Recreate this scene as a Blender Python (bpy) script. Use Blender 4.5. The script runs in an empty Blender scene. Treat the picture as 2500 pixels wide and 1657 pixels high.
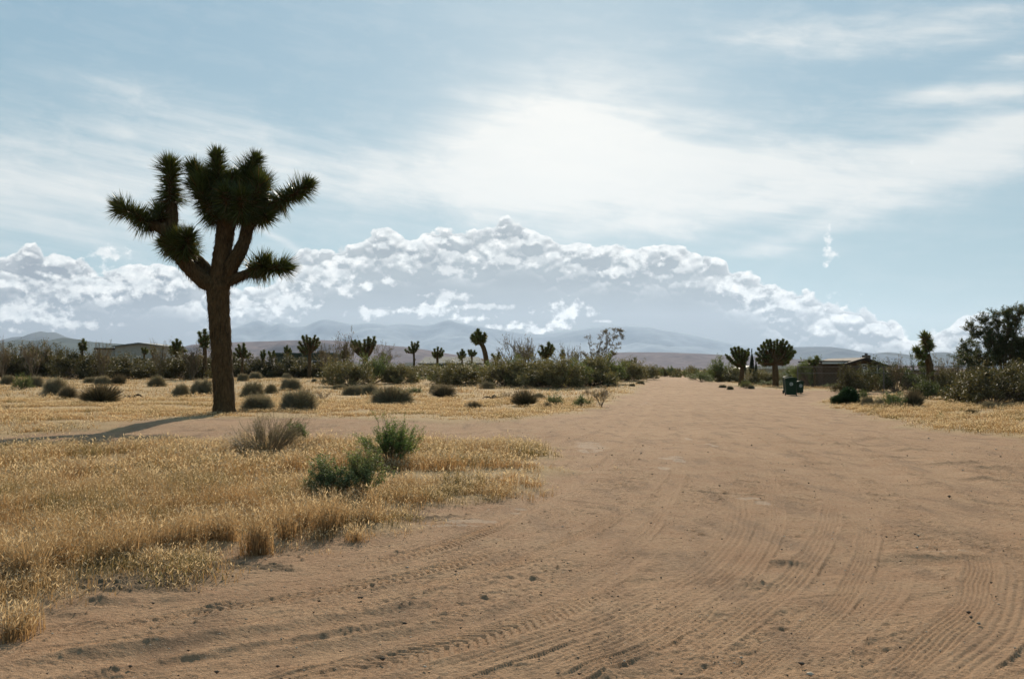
import bpy, math, random
import numpy as np
from mathutils import Vector, Matrix

# ---------------------------------------------------------------- camera, sky, sun, exposure
SC = bpy.context.scene
COL = SC.collection
R = math.radians
F = 2431.0; CX = 1250.0; CY = 828.5; PITCH = R(1.732)
CAMZ = 1.6
SUN_EL = 29.0; SUN_AZ = 3.2          # degrees above the horizon, degrees right of +Y
EXPO = 0.35
SKY_STRENGTH = 0.09

cd = bpy.data.cameras.new('camera'); cam = bpy.data.objects.new('camera', cd); COL.objects.link(cam)
cd.sensor_width = 36.0; cd.lens = 36.0*F/2500.0
cd.clip_start = 0.05; cd.clip_end = 90000
cam.location = (0, 0, CAMZ); cam.rotation_euler = (R(90)+PITCH, 0, 0)
SC.camera = cam
SC.view_settings.view_transform = 'Standard'; SC.view_settings.look = 'None'
SC.view_settings.exposure = EXPO; SC.view_settings.gamma = 1; SC.view_settings.use_curve_mapping = False
SC.cycles.max_bounces = 7; SC.cycles.diffuse_bounces = 3; SC.cycles.transmission_bounces = 4
SC.cycles.volume_bounces = 1; SC.cycles.transparent_max_bounces = 8
SC.cycles.use_denoising = True
SC.cycles.sample_clamp_indirect = 6

def s2l(r, g, b):
    f = lambda c: (c/255/12.92) if c/255 <= .04045 else ((c/255+.055)/1.055)**2.4
    return (f(r), f(g), f(b))

def ray(px, py):
    """direction of the sight line through a photograph pixel (used only to measure bearings and to place things on the ground)"""
    x = (px-CX)/F; z = (CY-py)/F
    c, s = math.cos(PITCH), math.sin(PITCH)
    return (x, c - z*s, s + z*c)

def bearing(px, py):
    d = ray(px, py); l = math.hypot(d[0], d[1])
    return math.degrees(math.atan2(d[0], d[1])), math.degrees(math.atan2(d[2], l))

sd = bpy.data.lights.new('sun', 'SUN'); sun = bpy.data.objects.new('sun', sd); COL.objects.link(sun)
sd.energy = 4.8; sd.angle = R(0.6); sd.color = (1.0, 0.875, 0.70)
_e, _a = R(SUN_EL), R(SUN_AZ)
sdir = Vector((math.sin(_a)*math.cos(_e), math.cos(_a)*math.cos(_e), math.sin(_e)))
sun.rotation_euler = sdir.to_track_quat('Z', 'Y').to_euler(); sun.location = (0, -5, 40)

# ---- node helpers
class X:
    """tiny expression wrapper over shader math nodes"""
    nt = None
    def __init__(s, v): s.v = v
    @staticmethod
    def m(op, *a, clamp=False):
        n = X.nt.nodes.new('ShaderNodeMath'); n.operation = op; n.use_clamp = clamp
        for i, k in enumerate(a):
            k = k.v if isinstance(k, X) else k
            if isinstance(k, (int, float)): n.inputs[i].default_value = k
            else: X.nt.links.new(k, n.inputs[i])
        return X(n.outputs[0])
    def __add__(s, o): return X.m('ADD', s, o)
    __radd__ = __add__
    def __sub__(s, o): return X.m('SUBTRACT', s, o)
    def __rsub__(s, o): return X.m('SUBTRACT', o, s)
    def __mul__(s, o): return X.m('MULTIPLY', s, o)
    __rmul__ = __mul__
    def __truediv__(s, o): return X.m('DIVIDE', s, o)
def clamp01(a): return X.m('ADD', a, 0.0, clamp=True)
def smooth(a, b, x):
    n = X.nt.nodes.new('ShaderNodeMapRange'); n.interpolation_type = 'SMOOTHSTEP'
    X.nt.links.new(x.v, n.inputs['Value'])
    for k, q in (('From Min', a), ('From Max', b)):
        if isinstance(q, X): X.nt.links.new(q.v, n.inputs[k])
        else: n.inputs[k].default_value = q
    return X(n.outputs['Result'])
def vec(x, y, z=0.0):
    n = X.nt.nodes.new('ShaderNodeCombineXYZ')
    for i, k in enumerate((x, y, z)):
        if isinstance(k, X): X.nt.links.new(k.v, n.inputs[i])
        else: n.inputs[i].default_value = k
    return X(n.outputs[0])
def noise(v, scale, detail=4, rough=.55, dist=0.0, lac=2.0, dim='3D'):
    n = X.nt.nodes.new('ShaderNodeTexNoise'); n.noise_dimensions = dim; n.inputs['Scale'].default_value = scale
    n.inputs['Detail'].default_value = detail; n.inputs['Roughness'].default_value = rough
    n.inputs['Distortion'].default_value = dist; n.inputs['Lacunarity'].default_value = lac
    if v is not None: X.nt.links.new(v.v, n.inputs['Vector'])
    return X(n.outputs['Fac'])
def voro(v, scale, sm=.6):
    n = X.nt.nodes.new('ShaderNodeTexVoronoi'); n.feature = 'F1'; n.voronoi_dimensions = '2D'; n.inputs['Scale'].default_value = scale
    X.nt.links.new(v.v, n.inputs['Vector']); return X(n.outputs['Distance'])
def mixc(f, a, b):
    n = X.nt.nodes.new('ShaderNodeMix'); n.data_type = 'RGBA'
    for i, k in ((0, f), (6, a), (7, b)):
        if isinstance(k, X): X.nt.links.new(k.v, n.inputs[i])
        elif i == 0: n.inputs[0].default_value = k
        else: n.inputs[i].default_value = (*k, 1)
    return X(n.outputs[2])
def scalec(c, f):
    n = X.nt.nodes.new('ShaderNodeVectorMath'); n.operation = 'SCALE'
    if isinstance(c, X): X.nt.links.new(c.v, n.inputs[0])
    else: n.inputs[0].default_value = c
    if isinstance(f, X): X.nt.links.new(f.v, n.inputs['Scale'])
    else: n.inputs['Scale'].default_value = f
    return X(n.outputs[0])
def curve(x, pts, x0, x1, y0, y1):
    n = X.nt.nodes.new('ShaderNodeFloatCurve'); c = n.mapping.curves[0]
    q = [((a-x0)/(x1-x0), (b-y0)/(y1-y0)) for a, b in pts]
    c.points[0].location = q[0]; c.points[1].location = q[-1]
    for p in q[1:-1]: c.points.new(*p)
    for p in c.points: p.handle_type = 'AUTO'
    n.mapping.update()
    X.nt.links.new(((x-x0)*(1/(x1-x0))).v, n.inputs['Value'])
    return X(n.outputs[0])*(y1-y0)+y0

world = bpy.data.worlds.new('World'); SC.world = world; world.use_nodes = True
world.cycles.sampling_method = 'MANUAL'; world.cycles.sample_map_resolution = 512
def build_sky():
    nt = world.node_tree; nt.nodes.clear(); X.nt = nt
    tc = nt.nodes.new('ShaderNodeTexCoord'); sp = nt.nodes.new('ShaderNodeSeparateXYZ')
    nt.links.new(tc.outputs['Generated'], sp.inputs[0])
    x, y, z = X(sp.outputs[0]), X(sp.outputs[1]), X(sp.outputs[2])
    az = X.m('ARCTAN2', x, y)*57.29578; el = X.m('ARCSINE', z)*57.29578
    sk = nt.nodes.new('ShaderNodeTexSky'); sk.sky_type = 'NISHITA'; sk.sun_disc = False
    sk.sun_elevation = R(SUN_EL); sk.sun_rotation = R(SUN_AZ); sk.air_density = 1.0; sk.dust_density = 0.6; sk.ozone_density = 1.6
    K = 1.0/(SKY_STRENGTH*2**EXPO)
    def col(r, g, b): return tuple(c*K for c in s2l(r, g, b))
    # angle to the sun
    sx, sy, sz = sdir
    cosang = x*sx+y*sy+z*sz
    ang = X.m('ARCCOSINE', cosang)*57.29578
    glow = X.m('EXPONENT', ang*(-1/9.0))
    ns = X(sk.outputs[0])
    ideal = mixc(smooth(2.0, 24.0, el), col(156, 191, 202), col(134, 174, 198))
    ideal = mixc(clamp01(glow*1.1), ideal, col(196, 216, 222))
    base = mixc(.86, scalec(ns, SKY_GAIN), ideal)
    def n2(sx_, sy_, off, detail=5, rough=.55):
        return noise(vec(az*sx_+off, el*sy_+off*1.7), 1.0, detail, rough, dim='2D')
    warp = n2(.12, .25, 0.0, 3)-.5
    def gauss(px, py, a, b, tilt):
        c0, e0 = bearing(px, py); a /= 42.4; b /= 42.4; t = R(tilt)
        du = az-c0; dv = el-e0+warp*1.6
        p = (du*math.cos(t)+dv*math.sin(t))*(1/a); q = (dv*math.cos(t)-du*math.sin(t))*(1/b)
        return X.m('EXPONENT', (p*p+q*q)*(-1.0))
    # thin veils and streaks of high ice cloud
    cir = None
    for px, py, a, b, t, s in CIRRUS:
        g = gauss(px, py, a, b, t)*s
        cir = g if cir is None else cir+g
    tt = R(-9)
    st = noise(vec((az*math.cos(tt)+el*math.sin(tt))*.11+warp*.9, (el*math.cos(tt)-az*math.sin(tt))*.85), 1.0, 7, .6, dim='2D')
    st2 = noise(vec(az*.30+warp*2, el*1.0+az*.09), 1.0, 6, .62, dim='2D')
    cm = smooth(-.05, 1.12, cir*(.45+st*.7)+(st-.5)*.6*clamp01(cir*2.0+.12)+(st2-.5)*.45*clamp01(cir*2.0+.1))
    ccol = mixc(clamp01(glow*1.8+cm*.3), col(212, 220, 222), col(252, 250, 244))
    out = mixc(clamp01(cm*.92+.03+smooth(.4, .75, st2)*.10), base, ccol)
    out = mixc(clamp01(gauss(1385, 350, 300, 200, 0)*.42), out, col(255, 253, 247))
    # ---- cumulus bank over the range
    top = curve(az, CUM_PTS, -34, 34, 0, 12)
    n1 = n2(.55, .62, 3.7, 8, .52); nb = n2(1.15, 1.4, 9.1, 6, .52)
    vo = voro(vec(az*.55+nb*.55, el*.75+nb*.45), 1.0)
    vo2 = voro(vec(az*1.7+nb*1.1, el*2.0), 1.0)
    d = top-el+(n1-.5)*.75+(.38-vo)*.85+(.38-vo2)*.20+(nb-.5)*.12
    mask = smooth(-.03, .10, d)
    # lit billows near the crest, open grey body beneath; a second and third row of heads in front
    pock = n2(.42, .80, 21.0, 6, .5)
    pock2 = n2(1.6, 2.1, 31.0, 6, .52)
    depth = X.m('MAXIMUM', d, 0.0)
    # relief of the heads: how the billow field rises toward the light above
    nbu = noise(vec(az*1.15+9.1, (el+.22)*1.4+9.1*1.7), 1.0, 6, .52, dim='2D')
    vou = voro(vec(az*.55+nbu*.55, (el+.22)*.75+nbu*.45), 1.0); vo2u = voro(vec(az*1.7+nbu*1.1, (el+.22)*2.0), 1.0)
    relief = (vou-vo)*1.2+(vo2u-vo2)*.26+(nb-nbu)*.7
    shade = clamp01(.22+relief*3.4)*smooth(3.4, .0, depth)
    shade = clamp01(shade*1.15+smooth(.9, .0, depth)*.30)
    bril = smooth(.36, .70, pock+(pock2-.5)*.55+(.42-vo)*.32+(.35-vo2)*.10+.22-depth*.20)
    rim = (1.0-smooth(.05, .38, d))*.95
    lit = clamp01(X.m('MAXIMUM', X.m('MAXIMUM', bril*clamp01(.55+relief*2.6), shade), rim*(.92+relief*.9)))
    lit = lit*smooth(.2, 1.6, el)
    soft = n2(.28, .75, 5.0, 5)
    body = mixc(clamp01(soft*1.6-.4), col(136, 148, 157), col(158, 169, 175))
    body = mixc(clamp01(glow*1.3), body, col(164, 174, 179))
    body = mixc(smooth(6.0, .8, el)*.9, body, col(112, 127, 138))
    body = mixc(smooth(-10, -22, az)*.5, body, col(110, 122, 138))
    white = mixc(clamp01(pock2*2.6-.8+glow*.6), col(218, 224, 225), col(255, 255, 252))
    cum = mixc(lit, body, white)
    out = mixc(mask, out, cum)
    # ---- single puffs: centre, half width, half height
    for px, py, a, b, s in PUFFS:
        c0, e0 = bearing(px, py)
        p = (az-c0)*(42.4/a); q = (el-e0)*(42.4/b)
        rr = X.m('SQRT', p*p+q*q)
        k = smooth(0.0, .9, 1.05-rr+(nb-.5)*2.6+(pock2-.5)*2.2)
        out = mixc(k*s*.95, out, white)
    # below the horizon: dull ground tone so that the dome is closed
    out = mixc(smooth(.0, -1.5, el), out, col(120, 110, 96))
    bg = nt.nodes.new('ShaderNodeBackground'); bg.inputs['Strength'].default_value = SKY_STRENGTH
    nt.links.new(out.v, bg.inputs[0])
    wo = nt.nodes.new('ShaderNodeOutputWorld'); nt.links.new(bg.outputs[0], wo.inputs[0])
SKY_GAIN = 0.40
CIRRUS = [(120, 450, 520, 125, -4, 1.05), (430, 275, 280, 60, -10, .5), (800, 430, 380, 62, -7, .65), (1380, 400, 460, 130, 0, 1.1),
          (1750, 440, 480, 85, 3, .9), (2350, 400, 450, 90, 13, .8), (1600, 545, 380, 28, 8, .5), (2180, 75, 480, 45, -2, .75),
          (2370, 228, 230, 28, 0, .85), (2500, 315, 150, 42, 8, .9), (2500, 150, 90, 16, 0, .8), (1385, 330, 230, 150, 0, .9),
          (690, 588, 110, 10, -27, .7), (1980, 560, 260, 24, 15, .5), (150, 620, 260, 20, 0, .25)]
_cp = [(-300, 640), (0, 618), (30, 624), (63, 611), (89, 613), (109, 622), (139, 612), (165, 627), (200, 632), (235, 655), (290, 652), (330, 640), (370, 638),
       (411, 645), (480, 690), (568, 705), (630, 700), (680, 672), (724, 625), (796, 597), (838, 601), (872, 599), (897, 582), (935, 563), (965, 559), (999, 574),
       (1020, 568), (1049, 556), (1083, 558), (1113, 574), (1147, 568), (1206, 546), (1235, 532), (1261, 530), (1299, 555), (1345, 582), (1400, 588), (1446, 593),
       (1484, 598), (1521, 586), (1553, 600), (1600, 593), (1642, 593), (1688, 602), (1735, 623), (1772, 639), (1795, 663), (1837, 670), (1893, 700), (1935, 711),
       (2009, 723), (2065, 753), (2121, 767), (2200, 792), (2225, 840), (2250, 825), (2283, 807), (2330, 796), (2345, 765), (2367, 752), (2404, 762), (2440, 782), (2560, 795), (2800, 800)]
CUM_PTS = [bearing(a, b) for a, b in _cp]
PUFFS = [(268, 620, 55, 16, .9), (320, 690, 120, 34, .8), (190, 705, 90, 32, .75), (40, 765, 110, 34, .8), (150, 790, 110, 14, .7), (30, 692, 38, 15, .9),
         (250, 735, 40, 18, .6), (600, 742, 50, 24, .7), (705, 732, 66, 42, .75), (690, 690, 44, 40, .6), (800, 676, 66, 36, .75), (840, 700, 40, 22, .7), (955, 684, 22, 12, .95),
         (898, 698, 18, 12, .95), (915, 762, 60, 13, .8), (1035, 758, 80, 18, .9), (1090, 726, 50, 20, .7), (1150, 776, 60, 12, .9), (1190, 748, 90, 7, .6),
         (1250, 797, 66, 12, .95), (1300, 806, 40, 10, .9), (1382, 766, 56, 34, .95), (1352, 792, 30, 20, .9), (1452, 760, 18, 12, .7), (1475, 785, 40, 5, .6),
         (1240, 636, 80, 20, .7), (1110, 655, 45, 26, .6), (1530, 655, 60, 26, .6), (2022, 618, 22, 20, .9), (2024, 585, 11, 32, .85), (2026, 555, 4, 22, .6),
         (2228, 398, 7, 18, .7), (1910, 735, 100, 26, .7), (1850, 718, 60, 14, .7), (2180, 815, 40, 12, .7), (2330, 830, 80, 24, .6), (1300, 840, 200, 4, .0)]
build_sky()

# ---------------------------------------------------------------- mesh, material and naming helpers
rng = np.random.default_rng(7)
random.seed(7)

def link(name, data, parent=None):
    o = bpy.data.objects.new(name, data); COL.objects.link(o)
    if parent is not None: o.parent = parent
    return o
def mesh_np(name, V, faces, mats, parent=None, col=None, smooth_=False, midx=None):
    """faces: list of integer arrays, each (n,3) or (n,4)"""
    me = bpy.data.meshes.new(name)
    V = np.asarray(V, dtype=np.float32)
    if not isinstance(faces, (list, tuple)): faces = [faces]
    faces = [np.asarray(f, dtype=np.int32) for f in faces if len(f)]
    nl = sum(f.size for f in faces); nf = sum(len(f) for f in faces)
    me.vertices.add(len(V)); me.vertices.foreach_set('co', V.ravel())
    me.loops.add(nl); me.polygons.add(nf)
    me.loops.foreach_set('vertex_index', np.concatenate([f.ravel() for f in faces]))
    starts = []; tot = 0
    for f in faces:
        starts.append(tot+np.arange(len(f))*f.shape[1]); tot += f.size
    me.polygons.foreach_set('loop_start', np.concatenate(starts).astype(np.int32))
    if smooth_: me.polygons.foreach_set('use_smooth', np.ones(nf, dtype=bool))
    if midx is not None: me.polygons.foreach_set('material_index', midx.astype(np.int32))
    me.update(calc_edges=True)
    for m in (mats if isinstance(mats, (list, tuple)) else [mats]): me.materials.append(m)
    if col is not None:
        at = me.attributes.new('col', 'FLOAT_COLOR', 'POINT')
        c = np.ones((len(V), 4), dtype=np.float32); c[:, :col.shape[1]] = col
        at.data.foreach_set('color', c.ravel())
    return link(name, me, parent)
def tag(o, label, cat, group=None):
    o['label'] = label; o['category'] = cat
    if group: o['group'] = group
    return o
def root(name, loc, label, cat, group=None):
    o = bpy.data.objects.new(name, None); COL.objects.link(o); o.location = loc; o.empty_display_size = .3
    return tag(o, label, cat, group)
class MB:
    """collects boxes, prisms and tubes into one mesh"""
    def __init__(s): s.v = []; s.f = []
    def add(s, V, Fs):
        n = len(s.v); s.v += [tuple(p) for p in V]; s.f += [tuple(i+n for i in f) for f in Fs]; return s
    def box(s, x0, x1, y0, y1, z0, z1):
        V = [(x0, y0, z0), (x1, y0, z0), (x1, y1, z0), (x0, y1, z0), (x0, y0, z1), (x1, y0, z1), (x1, y1, z1), (x0, y1, z1)]
        return s.add(V, [(0, 3, 2, 1), (4, 5, 6, 7), (0, 1, 5, 4), (1, 2, 6, 5), (2, 3, 7, 6), (3, 0, 4, 7)])
    def cyl(s, a, b, r, n=10, r2=None):
        a, b = Vector(a), Vector(b); d = (b-a).normalized(); u = d.orthogonal().normalized(); w = d.cross(u)
        r2 = r if r2 is None else r2
        V = [a+(u*math.cos(2*math.pi*i/n)+w*math.sin(2*math.pi*i/n))*r for i in range(n)] + [b+(u*math.cos(2*math.pi*i/n)+w*math.sin(2*math.pi*i/n))*r2 for i in range(n)]
        return s.add(V, [(i, (i+1) % n, n+(i+1) % n, n+i) for i in range(n)]+[tuple(range(n))[::-1], tuple(range(n, 2*n))])
    def prism(s, prof, y0, y1):
        """x-z outline pushed from y0 to y1"""
        n = len(prof); V = [(x, y0, z) for x, z in prof]+[(x, y1, z) for x, z in prof]
        return s.add(V, [(i, (i+1) % n, n+(i+1) % n, n+i) for i in range(n)]+[tuple(range(n))[::-1], tuple(range(n, 2*n))])
    def build(s, name, mat, parent=None, bevel=0.0):
        me = bpy.data.meshes.new(name); me.from_pydata(s.v, [], s.f); me.materials.append(mat); me.update()
        import bmesh
        bm = bmesh.new(); bm.from_mesh(me); bmesh.ops.recalc_face_normals(bm, faces=bm.faces); bm.to_mesh(me); bm.free()
        o = link(name, me, parent)
        if bevel:
            m = o.modifiers.new('bevel', 'BEVEL'); m.width = bevel; m.segments = 2; m.limit_method = 'ANGLE'
        return o

def vnoise(x, y, seed=0):
    xi = np.floor(x).astype(np.int64); yi = np.floor(y).astype(np.int64); fx = x-xi; fy = y-yi
    fx = fx*fx*(3-2*fx); fy = fy*fy*(3-2*fy)
    def h(a, b):
        n = (a*374761393+b*668265263+seed*1442695041) & 0xffffffff
        n = ((n ^ (n >> 13))*1274126177) & 0xffffffff
        return ((n ^ (n >> 16)) & 0xffff)/65535.0
    return (h(xi, yi)*(1-fx)+h(xi+1, yi)*fx)*(1-fy)+(h(xi, yi+1)*(1-fx)+h(xi+1, yi+1)*fx)*fy
def fbm(x, y, o=4, seed=0, rough=.5):
    s = 0; a = 1; t = 0
    for i in range(o):
        s = s+a*vnoise(x*2**i+17.3*i, y*2**i-9.1*i, seed+i); t += a; a *= rough
    return s/t
def sstep(a, b, x):
    t = np.clip((x-a)/(b-a), 0, 1); return t*t*(3-2*t)

# ---------------------------------------------------------------- lie of the land
def flat(px, py):
    d = ray(px, py); t = CAMZ/max(1e-4, -d[2]); return d[0]*t, d[1]*t
def poly(pts): return np.array([flat(*p) for p in pts])
def inside(P, x, y):
    r = np.zeros(x.shape, dtype=bool); n = len(P); j = n-1
    for i in range(n):
        xi, yi = P[i]; xj, yj = P[j]
        if yi != yj:
            r ^= ((yi > y) != (yj > y)) & (x < (xj-xi)*(y-yi)/(yj-yi)+xi)
        j = i
    return r
def pdist(P, x, y, closed=True):
    """distance to a polyline, and position along it"""
    best = np.full(x.shape, 1e9); arc = np.zeros(x.shape); side = np.zeros(x.shape); L = 0
    n = len(P)
    for i in range(n if closed else n-1):
        a = P[i]; b = P[(i+1) % n]; e = b-a; l2 = e@e
        if l2 == 0: continue
        t = np.clip(((x-a[0])*e[0]+(y-a[1])*e[1])/l2, 0, 1)
        dx = x-a[0]-t*e[0]; dy = y-a[1]-t*e[1]; q = np.hypot(dx, dy); m = q < best
        best = np.where(m, q, best); arc = np.where(m, L+t*math.sqrt(l2), arc); side = np.where(m, np.sign(dx*e[1]-dy*e[0]), side)
        L += math.sqrt(l2)
    return best, arc, side
P_MEADOW = poly([(-900, 1116), (0, 1110), (200, 1096), (350, 1086), (480, 1080), (560, 1084), (800, 1080), (1000, 1080), (1200, 1082), (1330, 1084), (1385, 1092), (1392, 1110),
                 (1368, 1160), (1290, 1200), (1180, 1225), (1050, 1240), (960, 1262), (900, 1296), (800, 1312), (700, 1342), (560, 1345), (480, 1375), (400, 1392), (300, 1425), (120, 1470), (0, 1500), (-900, 1560)])
P_LEFT = poly([(-1500, 1080), (0, 1060), (200, 1046), (400, 1032), (500, 1023), (700, 1021), (900, 1024), (1100, 1029), (1250, 1026), (1400, 1012), (1480, 994), (1545, 966), (1578, 946), (1600, 934), (1612, 922), (1612, 904.5), (-9000, 904.5)])
P_RIGHT = poly([(1705, 904.5), (1698, 926), (1730, 936), (1790, 948), (1850, 954), (1915, 957), (2040, 957), (2200, 960), (2040, 972), (1995, 980), (2010, 990), (2060, 1005), (2130, 1026), (2260, 1052), (2400, 1072), (2500, 1088), (2900, 1140), (9000, 1200), (9000, 904.5)])
def Hbase(x, y):
    x = np.asarray(x, dtype=float); y = np.asarray(y, dtype=float)
    h = .62*sstep(48, 105, y)*sstep(22, -4, x-y*.13)
    h = h-.25*sstep(60, 150, y)*sstep(12, 22, x)
    h = h-.13*np.exp(-((y-(27.3-.35*np.maximum(0, -6-x)))/3.1)**4)*sstep(5, -3, x)
    h = h+(fbm(x*.09, y*.09, 2, 3)-.5)*.16*sstep(6, 30, np.hypot(x, y))
    return h
def Hs(x, y): return float(Hbase(np.array([x]), np.array([y]))[0])
def ground(px, py, dmax=120.0):
    """where the sight line meets the land (no farther than dmax)"""
    d = ray(px, py); t = 3.0
    while t < dmax:
        if CAMZ+d[2]*t <= Hs(d[0]*t, d[1]*t): break
        t += .1
    t = min(t, dmax); x, y = d[0]*t, d[1]*t
    return Vector((x, y, Hs(x, y)))
def up(p, py):
    """height above p at which the sight line of row py passes"""
    d = ray(CX, py); return CAMZ+d[2]/d[1]*p.y-p.z

# ---------------------------------------------------------------- materials
def mat_new(name):
    m = bpy.data.materials.new(name); m.use_nodes = True; nt = m.node_tree; nt.nodes.clear(); X.nt = nt
    out = nt.nodes.new('ShaderNodeOutputMaterial'); return m, nt, out
def plain(name, c1, c2=None, scale=8.0, rough=.8, metal=0.0, bump=0.0, detail=5, stretch=(1, 1, 1)):
    m, nt, out = mat_new(name)
    b = nt.nodes.new('ShaderNodeBsdfPrincipled'); b.inputs['Roughness'].default_value = rough; b.inputs['Metallic'].default_value = metal; b.inputs['Specular IOR Level'].default_value = .2
    tc = nt.nodes.new('ShaderNodeTexCoord'); mp = nt.nodes.new('ShaderNodeMapping'); mp.inputs['Scale'].default_value = stretch
    nt.links.new(tc.outputs['Object'], mp.inputs[0]); v = X(mp.outputs[0])
    n = noise(v, scale, detail, .6)
    c2 = c2 or tuple(k*.7 for k in c1)
    nt.links.new(mixc(clamp01(n*2.0-.5), c2, c1).v, b.inputs['Base Color'])
    if bump:
        bp = nt.nodes.new('ShaderNodeBump'); bp.inputs['Strength'].default_value = .8; bp.inputs['Distance'].default_value = bump
        nt.links.new(noise(v, scale*3, 4).v, bp.inputs['Height']); nt.links.new(bp.outputs[0], b.inputs['Normal'])
    nt.links.new(b.outputs[0], out.inputs[0]); return m
def leafy(name, trans=.45, rough=.6, tint=(1, 1, 1), spec=.3):
    """leaf or straw: colour from the mesh, some light passes through"""
    m, nt, out = mat_new(name)
    at = nt.nodes.new('ShaderNodeAttribute'); at.attribute_name = 'col'
    b = nt.nodes.new('ShaderNodeBsdfPrincipled'); b.inputs['Roughness'].default_value = rough
    b.inputs['Specular IOR Level'].default_value = spec
    tr = nt.nodes.new('ShaderNodeBsdfTranslucent'); mx = nt.nodes.new('ShaderNodeMixShader'); mx.inputs[0].default_value = trans
    c = X(at.outputs['Color'])
    mu = nt.nodes.new('ShaderNodeMix'); mu.data_type = 'RGBA'; mu.blend_type = 'MULTIPLY'; mu.inputs[0].default_value = 1
    nt.links.new(c.v, mu.inputs[6]); mu.inputs[7].default_value = (*tint, 1)
    nt.links.new(c.v, b.inputs['Base Color']); nt.links.new(mu.outputs[2], tr.inputs[0])
    nt.links.new(b.outputs[0], mx.inputs[1]); nt.links.new(tr.outputs[0], mx.inputs[2]); nt.links.new(mx.outputs[0], out.inputs[0])
    return m
M_STRAW = leafy('dry straw', .58, .65, (1.05, .95, .8), .15)
M_LEAF = leafy('desert leaf', .35, .55, (1.1, 1.15, .7), .25)
M_TWIG = leafy('dry twig', .15, .8, (1, 1, 1), .1)
M_YUCCA = leafy('yucca blade', .32, .45, (1.2, 1.1, .5), .35)
M_BARK = plain('shaggy bark', (.135, .085, .05), (.05, .032, .02), 9, .95, bump=.03, stretch=(1, 1, .35))
M_STEM = plain('grey stem', (.16, .13, .10), (.07, .055, .04), 6, .9)

def ground_material():
    m, nt, out = mat_new('desert ground')
    at = nt.nodes.new('ShaderNodeAttribute'); at.attribute_name = 'col'   # r straw litter, g pale clay, b damp broken soil
    sp = nt.nodes.new('ShaderNodeSeparateXYZ'); nt.links.new(at.outputs['Vector'], sp.inputs[0])
    g, chalk, damp = X(sp.outputs[0]), X(sp.outputs[1]), X(sp.outputs[2])
    tc = nt.nodes.new('ShaderNodeTexCoord'); P = X(tc.outputs['Object']); spx = nt.nodes.new('ShaderNodeSeparateXYZ'); nt.links.new(P.v, spx.inputs[0])
    big = noise(P, .22, 5, .6); mid = noise(P, 1.7, 5, .6); fine = noise(P, 22, 5, .7); grit = noise(P, 95, 3, .7)
    dirt = mixc(clamp01(big*1.8-.4), (.272, .149, .080), (.405, .243, .139))
    dirt = mixc(clamp01(mid*2.2-.7)*.55, dirt, (.44, .30, .18))
    strk = noise(vec(X.m('MULTIPLY', X(spx.outputs[0]), 2.2), X.m('MULTIPLY', X(spx.outputs[1]), .55)), 1.0, 5, .65)
    dirt = mixc(smooth(.47, .68, strk)*.6, dirt, (.19, .117, .072))
    dirt = mixc(smooth(.54, .72, fine)*.55, dirt, (.17, .11, .07))
    flk = noise(vec(X.m('MULTIPLY', X(spx.outputs[0]), 20.0), X.m('MULTIPLY', X(spx.outputs[1]), 34.0)), 1.0, 4, .75)
    dirt = mixc(smooth(.53, .64, flk)*.60, dirt, (.125, .078, .045))  # dark flecks: small grit shadows put into the dirt colour
    dirt = mixc(smooth(.44, .34, flk)*.45, dirt, (.50, .36, .235))
    dirt = mixc(smooth(.62, .70, grit)*.6, dirt, (.60, .50, .40))
    dirt = mixc(smooth(.40, .30, grit)*.65, dirt, (.12, .08, .055))
    straw = mixc(clamp01(fine*1.8-.5), (.29, .19, .095), (.56, .41, .22))
    straw = mixc(smooth(.50, .70, mid)*.45, straw, (.30, .22, .13))
    c = mixc(clamp01(g), dirt, straw)
    c = mixc(clamp01(damp), c, mixc(clamp01(fine*1.6-.3), (.10, .068, .040), (.21, .145, .09)))
    c = mixc(clamp01(chalk), c, (.55, .46, .37))
    b = nt.nodes.new('ShaderNodeBsdfPrincipled'); b.inputs['Roughness'].default_value = .93; b.inputs['Specular IOR Level'].default_value = .08
    nt.links.new(c.v, b.inputs['Base Color'])
    bp = nt.nodes.new('ShaderNodeBump'); bp.inputs['Strength'].default_value = 1.0; bp.inputs['Distance'].default_value = .05
    nt.links.new((fine*.8+grit*.22+mid*.3).v, bp.inputs['Height']); nt.links.new(bp.outputs[0], b.inputs['Normal'])
    nt.links.new(b.outputs[0], out.inputs[0]); return m
M_GROUND = ground_material()

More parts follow.
